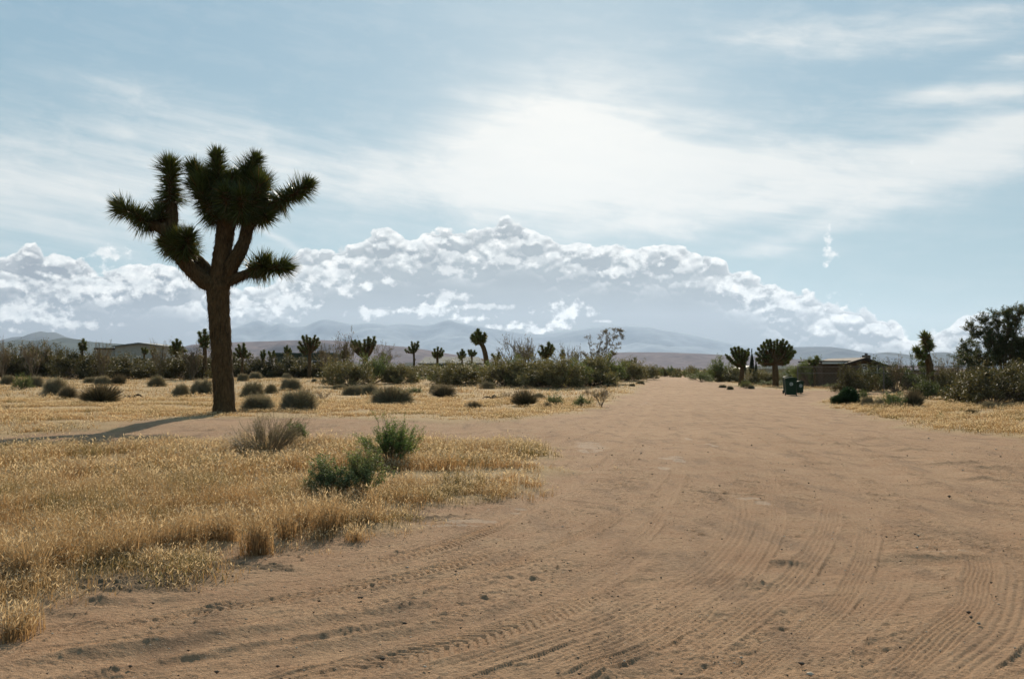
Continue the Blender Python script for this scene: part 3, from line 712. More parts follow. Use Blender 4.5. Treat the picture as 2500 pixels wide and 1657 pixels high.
G_YUC = np.array([.056, .068, .022]); G_DEAD = np.array([.115, .072, .034])
def joshua(label, base, limbs, leaf, seed, dens=1.0, group='Joshua trees', name='joshua_tree', trunk_part=True, fruit=()):
    """limbs: list of (points, radii, kind) in metres from the base; kind 'wood' or 'leaf'"""
    g = np.random.default_rng(seed)
    rt = root(name, base, label, 'Joshua tree', group)
    wood = Acc(); crown = Acc(); far = leaf > .0 and dens < .5
    for pts, rad, kind in limbs:
        V, Q4, T3, Q, Rr = tube(pts, rad, 9 if far else 16, 3 if far else 6, 0.0 if far else .05, seed)
        wood.add(V, Q4, T3, G_DEAD)
        L = np.linalg.norm(np.diff(Q, axis=0), axis=1).sum()
        if kind == 'wood':
            thatch(wood, Q, Rr, int(L*(60 if far else 420)), leaf*(.55 if far else .30), .05 if far else .030, G_DEAD, g)
        else:
            thatch(wood, Q[:max(2, len(Q)//4)], Rr[:max(2, len(Q)//4)], int(L*(15 if far else 60)), leaf*.6, .03, G_DEAD, g)
            spikes(crown, Q, Rr, int(L*(640 if not far else 420)*dens)+30, leaf, .046 if not far else .085, 108, 48, G_YUC*(1.8 if far else 1.25), g, int(90*dens)+20)
    wood.build('trunk', M_BARK_LEAF, rt); crown.build('crown', M_YUCCA, rt)
    for c, r in fruit[:1]:
        f = Acc(); gg = np.random.default_rng(5)
        for k in range(16):
            p = np.array(c)+gg.normal(0, r*.30, 3); V, Q4, T3, _, _ = tube([p-[0, 0, .05], p-[0, 0, .02], p+[0, 0, .02], p+[0, 0, .05]], [.01, .042, .042, .01], 7, 2)
            f.add(V, Q4, T3, np.array([.20, .09, .045])*gg.uniform(.6, 1.4))
        f.build('fruit_cluster', M_TWIG, rt, True)
    return rt
def bark_leaf():
    m, nt, out = mat_new('dead leaf thatch')
    at = nt.nodes.new('ShaderNodeAttribute'); at.attribute_name = 'col'; tc = nt.nodes.new('ShaderNodeTexCoord')
    mp = nt.nodes.new('ShaderNodeMapping'); mp.inputs['Scale'].default_value = (1, 1, .3); nt.links.new(tc.outputs['Object'], mp.inputs[0])
    n = noise(X(mp.outputs[0]), 14, 6, .7)
    b = nt.nodes.new('ShaderNodeBsdfPrincipled'); b.inputs['Roughness'].default_value = .9; b.inputs['Specular IOR Level'].default_value = .1
    nt.links.new(scalec(X(at.outputs['Color']), n*1.5).v, b.inputs['Base Color'])
    bp = nt.nodes.new('ShaderNodeBump'); bp.inputs['Distance'].default_value = .04; nt.links.new(n.v, bp.inputs['Height']); nt.links.new(bp.outputs[0], b.inputs['Normal'])
    nt.links.new(b.outputs[0], out.inputs[0]); return m
M_BARK_LEAF = bark_leaf()

# the big tree: traced limb by limb, each limb with its own depth (metres toward -/away + from the viewer)
def big_tree():
    base = ground(547, 1013); D = base.y
    def zp(x, y, dy=0.0):       # trace coordinates of the crown -> metres from the base
        px = 240+x/4.126; py = 340+y/4.126; d = ray(px, py); t = (D+dy)/d[1]
        return (d[0]*t-base.x, dy, CAMZ+d[2]*t-base.z)
    k = D/F/4.126
    W, Lf = 'wood', 'leaf'
    def limb(pts, kind): return ([zp(a, b, c) for a, b, c, r in pts], [r*k for a, b, c, r in pts], kind)
    tr = [(548, 1020, 31), (547.5, 985, 25.5), (543, 900, 24), (539, 830, 25), (535, 770, 25.5), (533, 716, 27), (534, 690, 28)]
    pts = []
    for px, py, r in tr:
        d = ray(px, py); t = D/d[1]; pts.append((d[0]*t-base.x, 0, CAMZ+d[2]*t-base.z))
    pts[0] = (pts[0][0], 0, -.25)
    limbs = [(pts, [r*D/F for _, _, r in tr], W)]
    limbs += [limb(p, q) for p, q in [
        ([(1215, 1470, 0, 112), (1225, 1320, 0, 92), (1245, 1180, .05, 90), (1265, 1040, .05, 88), (1280, 920, .05, 92), (1300, 800, .05, 95), (1310, 700, .05, 80)], W),
        ([(1290, 1400, 0, 70), (1350, 1260, -.1, 72), (1430, 1120, -.15, 68), (1475, 1010, -.15, 60), (1500, 900, -.1, 62), (1560, 800, 0, 66), (1640, 720, 0, 60)], W),
        ([(1640, 760, 0, 50), (1730, 690, 0, 46), (1830, 635, 0, 40)], W),
        ([(1800, 650, 0, 38), (1930, 570, 0, 34), (2050, 500, 0, 32), (2120, 455, 0, 28)], Lf),
        ([(1270, 1440, 0, 62), (1400, 1390, -.1, 48), (1500, 1350, -.15, 40), (1570, 1310, -.2, 36)], W),
        ([(1540, 1325, -.2, 34), (1640, 1275, -.25, 32), (1660, 1250, -.3, 30)], Lf),
        ([(1650, 1290, -.2, 34), (1760, 1290, -.2, 32), (1870, 1285, -.2, 30)], Lf),
        ([(1170, 1470, 0, 92), (1040, 1400, -.1, 82), (900, 1270, -.2, 72), (800, 1150, -.25, 66), (720, 1020, -.3, 66), (690, 920, -.3, 68), (640, 880, -.3, 60)], W),
        ([(1160, 1420, .1, 70), (1070, 1290, .25, 60), (970, 1190, .3, 55), (900, 1110, .3, 48)], W),
        ([(680, 930, -.3, 56), (580, 870, -.35, 48), (500, 835, -.4, 44)], W),
        ([(540, 850, -.4, 42), (440, 800, -.45, 40), (330, 740, -.5, 38), (230, 690, -.5, 32)], Lf),
        ([(700, 960, -.3, 62), (740, 830, -.2, 60), (740, 700, -.1, 56), (725, 600, -.1, 50)], W),
        ([(735, 640, -.1, 50), (725, 500, -.1, 46), (725, 380, -.1, 42), (715, 250, -.1, 36)], Lf),
        ([(640, 820, -.2, 40), (620, 730, -.1, 34)], Lf),
        ([(850, 1130, -.3, 44), (890, 1040, -.6, 40), (910, 970, -.8, 34)], Lf),
        ([(740, 1060, -.35, 40), (680, 1040, -.2, 30)], Lf), ([(800, 1150, -.3, 50), (760, 1080, -.45, 46), (730, 1000, -.5, 40)], Lf), ([(900, 1180, -.3, 44), (860, 1080, -.5, 44), (830, 990, -.6, 36)], Lf),
        ([(1210, 800, -.1, 70), (1120, 690, -.15, 60), (1040, 560, -.2, 52), (985, 450, -.2, 44)], Lf),
        ([(1230, 760, .2, 60), (1130, 560, .3, 56), (1040, 400, .35, 44), (950, 270, .35, 34)], Lf),
        ([(1280, 740, .1, 66), (1240, 560, .1, 60), (1210, 400, .1, 56), (1195, 260, .1, 48), (1190, 150, .1, 38)], Lf),
        ([(1320, 740, -.3, 60), (1300, 620, -.6, 56), (1280, 520, -.8, 46)], Lf),
        ([(1380, 780, .1, 60), (1400, 600, .2, 56), (1450, 430, .2, 48), (1530, 300, .2, 40), (1590, 190, .2, 30)], Lf),
        ([(1500, 820, -.2, 60), (1530, 680, -.3, 56), (1590, 540, -.3, 50), (1620, 430, -.3, 42)], Lf),
        ([(1600, 760, 0, 56), (1650, 640, .3, 50), (1660, 520, .4, 42), (1650, 420, .4, 36)], Lf),
        ([(1430, 800, -.3, 56), (1440, 660, -.7, 52), (1440, 560, -.95, 44)], Lf),
        ([(1620, 800, -.1, 46), (1700, 760, -.3, 36)], Lf),
        ([(1300, 640, 0, 56), (1340, 500, 0, 50), (1380, 380, 0, 44)], Lf), ([(1180, 640, 0, 50), (1130, 500, 0, 46), (1090, 380, 0, 40)], Lf), ([(1480, 640, 0, 50), (1530, 520, 0, 44), (1560, 400, 0, 38)], Lf),
        ([(1260, 760, .5, 56), (1330, 600, .9, 50), (1330, 450, 1.1, 44)], Lf)]]
    c = zp(2140, 450); joshua('towering Joshua tree with shaggy trunk, standing alone at the meadow edge', base, limbs, .72, 3, 1.0, None, fruit=[(c, .16), (zp(1185, 90, .1), .05), (zp(1600, 150, .2), .07)])
big_tree()

# smaller Joshua trees: photograph rows and columns of the fork, the heads and the trunk foot
def far_joshua(label, foot, dist, trunk, heads, rt, rh, leaf=.32, seed=0, dens=.4, dmax=None):
    """foot (px,py) hidden or visible; trunk = points px,py from foot upward; heads = list of head-tip traces"""
    g = np.random.default_rng(seed); d = ray(*foot); x = d[0]/d[1]*dist
    b = Vector((x, dist, Hs(x, dist)))
    def zp(px, py, dy=0.0):
        q = ray(px, py); t = (dist+dy)/q[1]; return np.array([q[0]*t-b.x, dy, CAMZ+q[2]*t-b.z])
    k = dist/F; tp = [zp(*p) for p in trunk]; tp = [np.array([zp(*foot)[0], 0, -.3])]+tp
    limbs = [(tp, [rt*k*(1.15-.25*i/(len(tp)-1)) for i in range(len(tp))], 'wood')]
    top = tp[-1]
    for h in heads:
        dy = g.uniform(-1, 1)*abs(h[0]-trunk[-1][0])*k*.5+g.normal(0, rh*k*1.2)
        e = zp(h[0], h[1], dy); src = top if len(h) < 4 else zp(h[2], h[3], dy*.4)
        v = e-src; L = np.linalg.norm(v); e = e-v/L*min(rh*k*.45, L*.3); out = src+v*.45+np.array([v[0]*.12, 0, -L*.06])
        ll = min(L*.62, rh*k*2.6); m = e-norm(v+np.array([0, 0, L*.3]))*ll
        limbs.append(([src, (src+out)/2, (out+m)/2, m], [rt*k*.62, rt*k*.55, rh*k*.42, rh*k*.36], 'wood'))
        limbs.append(([m, (m+e)/2, e], [rh*k*.36, rh*k*.36, rh*k*.26], 'leaf'))
    return joshua(label, b, limbs, max(rh*k*1.15, .28), seed, dens)
FJ = [
 ('low Joshua tree with drooping crown above the brush, far left of the field', (200, 905), 100, [(200, 850)], [(193, 838), (204, 828), (210, 836), (196, 848), (212, 850)], 4, 7),
 ('smallest of the two Joshua tops in front of the pale gabled house', (352, 905), 120, [(352, 866)], [(347, 849), (356, 847), (361, 853)], 2.5, 5),
 ('round Joshua top at the right corner of the pale gabled house', (374, 905), 122, [(374, 868)], [(369, 855), (379, 853)], 2.5, 5),
 ('dome-crowned Joshua tree right of the pale gabled house', (431, 905), 105, [(431, 858)], [(416, 847), (422, 835), (432, 827), (441, 834), (449, 846), (426, 850), (438, 848), (455, 856), (412, 858)], 4, 8),
 ('Joshua tree with three stacked knobs just left of the big trunk', (500, 908), 95, [(500, 860), (499, 845)], [(500, 802), (486, 811), (509, 817), (486, 832), (498, 824), (510, 832), (505, 846)], 5, 9),
 ('spreading low Joshua tree just right of the big trunk', (590, 905), 105, [(592, 872)], [(582, 840), (595, 838), (575, 850), (586, 855), (602, 856), (612, 864), (598, 848), (570, 862)], 3, 6),
 ('stubby columnar Joshua tree at the left end of the dark green building', (642, 905), 112, [(642, 875)], [(638, 858), (645, 855), (648, 862), (637, 866)], 4, 5),
 ('short forked Joshua tree touching the left end of the dark green building', (664, 905), 112, [(664, 874)], [(656, 858), (669, 856), (672, 864)], 2.5, 4.5),
 ('small round Joshua tree rising over the dark green roof', (702, 905), 116, [(702, 862)], [(695, 849), (701, 843), (709, 850), (704, 853), (712, 856), (694, 856)], 2.5, 5),
 ('fan-shaped Joshua tree with many heads behind the dark green roof', (755, 906), 108, [(756, 874), (756, 862)], [(738, 818), (748, 817), (757, 823), (770, 818), (777, 826), (782, 834), (730, 834), (727, 846), (740, 848), (764, 834), (752, 836), (774, 843), (744, 830), (766, 824), (733, 856)], 4, 6),
 ('narrow bushy Joshua tree left of the wide-armed one', (841, 905), 100, [(841, 872)], [(835, 858), (842, 851), (849, 858), (838, 865), (847, 866), (832, 868)], 4, 6),
 ('wide Joshua tree with long thick raised arms', (893, 908), 98, [(893, 884), (893, 875)], [(858, 831), (856, 842), (866, 829), (876, 831), (890, 829), (900, 821), (906, 826), (915, 822), (918, 832), (909, 845), (871, 840), (885, 846)], 6, 6.5),
 ('slim candelabra Joshua tree on a thin stem, left of the grey roof', (1011, 905), 112, [(1011, 880), (1010, 862)], [(1005, 834), (1013, 838), (1021, 834), (1023, 842), (997, 846), (989, 854), (1000, 852), (1017, 848), (1008, 846)], 2.6, 4.2),
 ('round-headed Joshua tree in front of the left part of the grey roof', (1068, 905), 106, [(1068, 880), (1068, 872)], [(1069, 847), (1060, 852), (1078, 850), (1083, 856), (1055, 860), (1064, 859), (1074, 859), (1057, 867), (1081, 866)], 3, 5),
 ('Joshua tree with scattered small heads, middle of the grey roof', (1128, 905), 110, [(1128, 874)], [(1129, 852), (1117, 862), (1134, 857), (1124, 860), (1138, 864), (1120, 870)], 2.4, 4),
 ('two-headed Joshua tree at the right part of the grey roof', (1152, 906), 108, [(1152, 888), (1152, 868)], [(1144, 856), (1150, 854), (1159, 856), (1163, 862), (1145, 863), (1156, 862)], 2.4, 4.2),
 ('tall leaning Joshua tree with one thick curved trunk and shaggy top', (1188, 910), 92, [(1188, 895), (1186, 870), (1181, 850), (1175, 838)], [(1166, 802), (1152, 818), (1148, 824), (1160, 812), (1172, 810), (1173, 820), (1184, 812), (1188, 820), (1164, 822), (1180, 824), (1158, 826), (1170, 826)], 6, 8.5),
 ('short twin-knobbed Joshua tree right of the tall leaning one', (1212, 908), 100, [(1212, 878)], [(1201, 864), (1206, 870), (1219, 859), (1224, 868), (1215, 870)], 4, 6),
 ('Joshua tree with three thick upright knobs in the hazy brush', (1336, 908), 96, [(1336, 884), (1335, 874)], [(1340, 836), (1348, 842), (1353, 849), (1322, 844), (1314, 858), (1320, 862), (1332, 848), (1342, 856)], 4, 7.5),
 ('small Joshua top between the three-knobbed one and the airy tree', (1374, 908), 102, [(1374, 875)], [(1373, 855), (1368, 864), (1378, 862)], 3, 6),
 ('little Joshua tree at the right end of the left brush', (1548, 918), 105, [(1545, 892)], [(1550, 875), (1542, 880), (1531, 884), (1537, 888), (1553, 882)], 2, 3.8),
 ('dense fan-headed Joshua tree left of the two cypresses', (1806, 925), 88, [(1812, 905), (1811, 895)], [(1784, 850), (1793, 848), (1803, 846), (1812, 850), (1820, 854), (1828, 851), (1829, 860), (1771, 866), (1776, 872), (1788, 860), (1800, 858), (1812, 864), (1822, 868), (1782, 876), (1796, 872), (1806, 878), (1820, 880), (1790, 884)], 5, 6.5),
 ('broadest Joshua tree with a great domed crown, behind the bins', (1893, 935), 82, [(1893, 912), (1892, 896), (1892, 888)], [(1845, 862), (1850, 850), (1857, 842), (1864, 835), (1872, 830), (1880, 828), (1890, 834), (1898, 830), (1907, 832), (1913, 828), (1921, 834), (1927, 842), (1934, 846), (1936, 856), (1942, 858), (1938, 868), (1846, 876), (1856, 870), (1868, 856), (1878, 846), (1888, 850), (1900, 846), (1912, 848), (1922, 858), (1862, 866), (1874, 868), (1906, 862), (1930, 872), (1926, 884), (1852, 886), (1864, 882)], 7, 6.5),
 ('small forked Joshua tree just left of the brown gabled house', (1990, 925), 84, [(1989, 892)], [(1994, 871), (1998, 874), (1991, 878), (1973, 879), (1980, 884), (1986, 880)], 3, 5),
 ('spiky two-armed Joshua tree standing inside the fence on the right', (2272, 935), 62, [(2271, 905), (2267, 882), (2263, 864)], [(2254, 812, 2262, 850), (2265, 818, 2264, 850), (2272, 832, 2264, 855), (2262, 836, 2264, 860), (2233, 852, 2258, 868), (2240, 862, 2258, 868)], 8, 17),
 ('low green Joshua head beside the two-armed one', (2250, 930), 72, [(2250, 900)], [(2250, 880), (2244, 888), (2256, 886)], 4, 6),
]
for i, t in enumerate(FJ): far_joshua(t[0], t[1], t[2], t[3], t[4], t[5], t[6], seed=40+i, dens=.42)

# ---- shrubs built once at unit height, then copied
def sticks(acc, A, B, r0, r1, C):
    """straight three-sided twigs from A to B (arrays)"""
    n = len(A); D = norm(B-A); u = norm(np.cross(D, np.array([.3, .9, .1]))); w = np.cross(D, u); V = np.empty((n, 6, 3))
    for k in range(3):
        a = k*2.094; o = u*math.cos(a)+w*math.sin(a)
        V[:, k] = A+o*np.reshape(r0, (-1, 1)); V[:, 3+k] = B+o*np.reshape(r1, (-1, 1))
    i = (np.arange(n)*6)[:, None]; q = np.concatenate([i+np.array([[0, 1, 4, 3]]), i+np.array([[1, 2, 5, 4]]), i+np.array([[2, 0, 3, 5]])])
    acc.add(V.reshape(-1, 3), q, None, np.repeat(C, 6, 0) if np.ndim(C) == 2 else C)
def flecks(acc, P, s, C, g, long=1.0):
    n = len(P); a = norm(g.normal(0, 1, (n, 3))); b = norm(np.cross(a, g.normal(0, 1, (n, 3)))); s = np.reshape(s, (-1, 1))
    V = np.empty((n, 4, 3)); V[:, 0] = P-a*s*long; V[:, 1] = P-b*s*.5; V[:, 2] = P+a*s*long; V[:, 3] = P+b*s*.5
    acc.add(V.reshape(-1, 3), np.arange(n*4).reshape(n, 4), None, np.repeat(C, 4, 0))
def grow(g, n0, spread, levels, l0, ratio, kids, upb=.15, r0=.012, start=None, bend=.35):
    """branching twigs: returns list of (A,B,radius,level) arrays; unit height"""
    a = g.uniform(0, 6.283, n0); t = np.radians(spread*np.sqrt(g.uniform(0.02, 1, n0)))
    D = np.stack([np.cos(a)*np.sin(t), np.sin(a)*np.sin(t), np.cos(t)], -1)
    A = g.normal(0, .03, (n0, 3))*[1, 1, 0] if start is None else start
    out = []; L = l0*g.uniform(.7, 1.2, n0); r = np.full(n0, r0)
    for lv in range(levels):
        B = A+D*L[:, None]; out.append((A, B, r, lv))
        k = kids[lv] if lv < len(kids) else 3
        idx = np.repeat(np.arange(len(A)), k); f = g.uniform(.45, 1.0, len(idx))
        A2 = A[idx]+(B-A)[idx]*f[:, None]; D2 = norm(D[idx]+g.normal(0, bend, (len(idx), 3))+[0, 0, upb])
        L = L[idx]*ratio*g.uniform(.7, 1.3, len(idx)); r = r[idx]*.6; A, D = A2, D2
    return out
def shrub_kind(kind, seed):
    """returns stems Acc and foliage Acc, about one unit high, half a unit in radius"""
    g = np.random.default_rng(seed); st = Acc(); fo = Acc()
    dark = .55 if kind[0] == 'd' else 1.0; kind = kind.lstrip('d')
    if kind == 'brush':        # big dark creosote brush
        br = grow(g, 30, 84, 4, .44, .60, (4, 4, 4), .06, .010)
        for A, B, r, lv in br[:3]: sticks(st, A, B, r, r*.6, np.array([.10, .075, .055]))
        A, B, r, lv = br[3]; m = g.random(len(A)) < .35; sticks(fo, A[m], B[m], r[m]*.8, r[m]*.3, np.array([.13, .11, .06]))
        P = np.concatenate([A+(B-A)*g.uniform(.0, 1.1, (len(A), 1)) for _ in range(9)])+g.normal(0, .03, (9*len(A), 3))
        P = P[P[:, 2] > .05]; n = len(P)
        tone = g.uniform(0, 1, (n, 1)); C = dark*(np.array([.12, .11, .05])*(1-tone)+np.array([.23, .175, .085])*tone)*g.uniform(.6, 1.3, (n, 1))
        flecks(fo, P, g.uniform(.010, .026, n), C, g)
    elif kind == 'green':      # leafier green creosote
        br = grow(g, 24, 74, 4, .45, .60, (4, 4, 4), .22, .010)
        for A, B, r, lv in br[:3]: sticks(st, A, B, r, r*.6, np.array([.11, .085, .06]))
        A, B, r, lv = br[3]; P = np.concatenate([A+(B-A)*g.uniform(.1, 1.1, (len(A), 1)) for _ in range(9)])+g.normal(0, .02, (9*len(A), 3))
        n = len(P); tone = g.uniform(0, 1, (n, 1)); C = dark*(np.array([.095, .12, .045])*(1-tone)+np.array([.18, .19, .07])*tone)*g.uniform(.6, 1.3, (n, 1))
        flecks(fo, P, g.uniform(.010, .022, n), C, g)
    elif kind == 'sage':       # rounded grey sage: a mound of fine upright twigs
        n = 3200; a = g.uniform(0, 6.283, n); t = np.arccos(g.uniform(-.1, 1, n)); D = np.stack([np.cos(a)*np.sin(t), np.sin(a)*np.sin(t), np.cos(t)*1.0], -1)
        D[:, :2] *= (np.sin(t)**-.3)[:, None].clip(0, 2); rr = .72+.36*vnoise(a*1.6+5+seed, t*2.6, seed)+g.normal(0, .08, n); B = D*rr[:, None]*[.60, .60, .92]; A = B*g.uniform(.05, .75, (n, 1))*[1, 1, .9]+g.normal(0, .02, (n, 3)); A[:, 2] = np.abs(A[:, 2])
        B = B+norm(D+g.normal(0, .35, (n, 3)))*g.uniform(0, .17, (n, 1))+[0, 0, .02]
        C = np.where(g.random((n, 1)) < .5, np.array([[.38, .34, .23]]), np.array([[.50, .42, .29]]))*g.uniform(.6, 1.35, (n, 1))
        sticks(fo, A, B, np.full(n, .010), np.full(n, .003), C)
        m = 5600; k = g.integers(0, n, m); P = A[k]+(B[k]-A[k])*g.uniform(.4, 1.12, (m, 1))+g.normal(0, .02, (m, 3)); P[:, 2] = np.abs(P[:, 2])
        flecks(fo, P, g.uniform(.012, .026, m), np.where(g.random((m, 1)) < .6, np.array([[.32, .32, .20]]), np.array([[.43, .37, .25]]))*g.uniform(.6, 1.3, (m, 1)), g)
        q = 240; k = g.integers(0, n, q); E = B[k]*g.uniform(1.05, 1.3, (q, 1))+g.normal(0, .03, (q, 3)); sticks(fo, B[k]*.5, E, np.full(q, .007), np.full(q, .003), np.array([.34, .28, .19])); q = 26; a = g.uniform(0, 6.283, q); B = np.stack([np.cos(a)*.28, np.sin(a)*.28, g.uniform(.2, .6, q)], -1); sticks(st, np.zeros((q, 3)), B, np.full(q, .02), np.full(q, .008), np.array([.14, .11, .08]))
    elif kind == 'tuft':       # vase-shaped wiry bush, pale twig ends
        n = 1500; a = g.uniform(0, 6.283, n); t = np.radians(68)*np.sqrt(g.uniform(0, 1, n))*(.6+.6*vnoise(a*1.2+seed, a*0, seed)); D = np.stack([np.cos(a)*np.sin(t), np.sin(a)*np.sin(t), np.cos(t)], -1)
        L = g.uniform(.45, 1.05, n)*(1-.25*t/t.max()); B = D*L[:, None]*[.85, .85, 1]+g.normal(0, .02, (n, 3)); A = B*g.uniform(.1, .55, (n, 1))
        C = np.where(L[:, None] < .7, np.array([[.16, .155, .09]]), np.array([[.33, .27, .17]]))*g.uniform(.6, 1.3, (n, 1))
        sticks(fo, A, B, np.full(n, .010), np.full(n, .003), C)
        m = 900; k = g.integers(0, n, m); flecks(fo, B[k]*g.uniform(.4, .95, (m, 1)), g.uniform(.012, .022, m), np.array([[.14, .15, .075]])*g.uniform(.6, 1.4, (m, 1)), g)
        q = 20; k = g.integers(0, n, q); sticks(st, A[k]*.02, B[k]*.5, np.full(q, .016), np.full(q, .007), np.array([.15, .12, .085]))
    elif kind == 'twigs':      # bare dead shrub
        br = grow(g, 12, 75, 4, .40, .62, (3, 3, 3), .1, .014)
        for A, B, r, lv in br[:1]: sticks(st, A, B, r, r*.6, np.array([.17, .13, .09]))
        for A, B, r, lv in br[1:]: sticks(fo, A, B, r, r*.5, np.array([.21, .16, .11]))
    elif kind == 'airy':       # tall open shrub with bare plumes
        br = grow(g, 11, 34, 4, .50, .55, (4, 4, 3), .2, .008)
        for A, B, r, lv in br[:2]: sticks(st, A, B, r, r*.6, np.array([.15, .115, .08]))
        for A, B, r, lv in br[2:]: sticks(fo, A, B, r, r*.5, np.array([.19, .14, .095]))
        A, B, r, lv = br[3]; P = np.concatenate([A+(B-A)*g.uniform(.3, 1.1, (len(A), 1)) for _ in range(3)])+g.normal(0, .012, (3*len(A), 3)); n = len(P)
        cl = vnoise(P[:, 0]*9+3, P[:, 2]*9, seed) > .45; P = P[cl]; n = len(P)
        flecks(fo, P, g.uniform(.008, .018, n), np.where(g.random((n, 1)) < .5, np.array([[.14, .125, .06]]), np.array([[.24, .16, .12]]))*g.uniform(.6, 1.3, (n, 1)), g)
    elif kind == 'juniper':    # dense dark evergreen shrub of upright sprays
        n = 2600; a = g.uniform(0, 6.283, n); t = np.arccos(g.uniform(.0, 1, n)); D = np.stack([np.cos(a)*np.sin(t), np.sin(a)*np.sin(t), np.cos(t)], -1)
        rr = .72+.4*vnoise(a*1.6, t*2.4, seed); B = D*rr[:, None]*[.62, .62, .95]; A = B*.6; B = B+norm(D+[0, 0, .8])*g.uniform(.03, .14, (n, 1))
        C = np.array([[.032, .06, .022]])*g.uniform(.5, 1.7, (n, 1)); sticks(fo, A, B, np.full(n, .020), np.full(n, .004), C)
        m = 2600; k = g.integers(0, n, m); flecks(fo, B[k]+g.normal(0, .02, (m, 3)), g.uniform(.01, .03, m), np.array([[.04, .075, .025]])*g.uniform(.5, 1.6, (m, 1)), g)
        sticks(st, np.zeros((8, 3)), g.normal(0, .2, (8, 3))*[1, 1, 0]+[0, 0, .4], np.full(8, .02), np.full(8, .01), np.array([.12, .09, .06]))
    return st, fo
M_SAGE = leafy('sage twig', .5, .8, (1, .95, .85), .1)
PROTO = {}
SPEC = {'dbrush': ('creosote_bush', 'bush', 4, M_TWIG, M_LEAF), 'dgreen': ('creosote_bush', 'bush', 3, M_TWIG, M_LEAF), 'brush': ('creosote_bush', 'bush', 5, M_TWIG, M_LEAF), 'green': ('creosote_bush', 'bush', 4, M_TWIG, M_LEAF), 'sage': ('sagebrush', 'bush', 5, M_TWIG, M_SAGE),
        'tuft': ('wiry_bush', 'bush', 3, M_TWIG, M_SAGE), 'twigs': ('dead_shrub', 'shrub', 3, M_TWIG, M_TWIG), 'airy': ('desert_willow', 'shrub', 3, M_TWIG, M_LEAF), 'juniper': ('evergreen_shrub', 'shrub', 2, M_TWIG, M_LEAF)}
NPART = {'dbrush': ('stems', 'foliage'), 'dgreen': ('stems', 'foliage'), 'brush': ('stems', 'foliage'), 'green': ('stems', 'foliage'), 'sage': ('stems', 'foliage'), 'tuft': ('stems', 'foliage'), 'twigs': ('stems', 'twigs'), 'airy': ('stems', 'foliage'), 'juniper': ('stems', 'foliage')}
def shrub(kind, px, py, top, w, label, dist=None, group=None, lean=0.0, dmax=112.0, low=0.0):
    """px: column of the middle, py: row of the foot, top: row of the top, w: width in photograph px"""
    name, cat, nv, m1, m2 = SPEC[kind]; r_ = random.Random(hash((kind, px, py)) & 0xffff if False else int(px*7+py*3))
    v = r_.randrange(nv)
    if dist is None: b = ground(px, py, dmax)
    else:
        d = ray(px, py); b = Vector((d[0]/d[1]*dist, dist, 0)); b.z = Hs(b.x, b.y)
    key = (kind, v)
    if key not in PROTO:
        st, fo = shrub_kind(kind, 300+v*13+len(kind))
        V = np.vstack(fo.V); zt = np.percentile(V[:, 2], 99.0); xw = np.percentile(np.abs(V[:, :2]), 97.0)
        a = st.build(NPART[kind][0], m1, None); c = fo.build(NPART[kind][1], m2, None)
        PROTO[key] = (a.data, c.data, zt, xw, [a, c])
    da, dc, zt, xw, first = PROTO[key]
    rt = root(name, b, label, cat, group)
    h = max(.12, up(b, top))/zt; ww = w*b.y/F*.5/xw
    rt.scale = (ww, ww*.9, h); rt.rotation_euler = (0, 0, r_.uniform(0, 6.28))
    if first is not None:
        for o in first: o.parent = rt
        PROTO[key] = (da, dc, zt, xw, None)
    else:
        for nm, dt in zip(NPART[kind], (da, dc)): link(nm, dt, rt)
    return rt

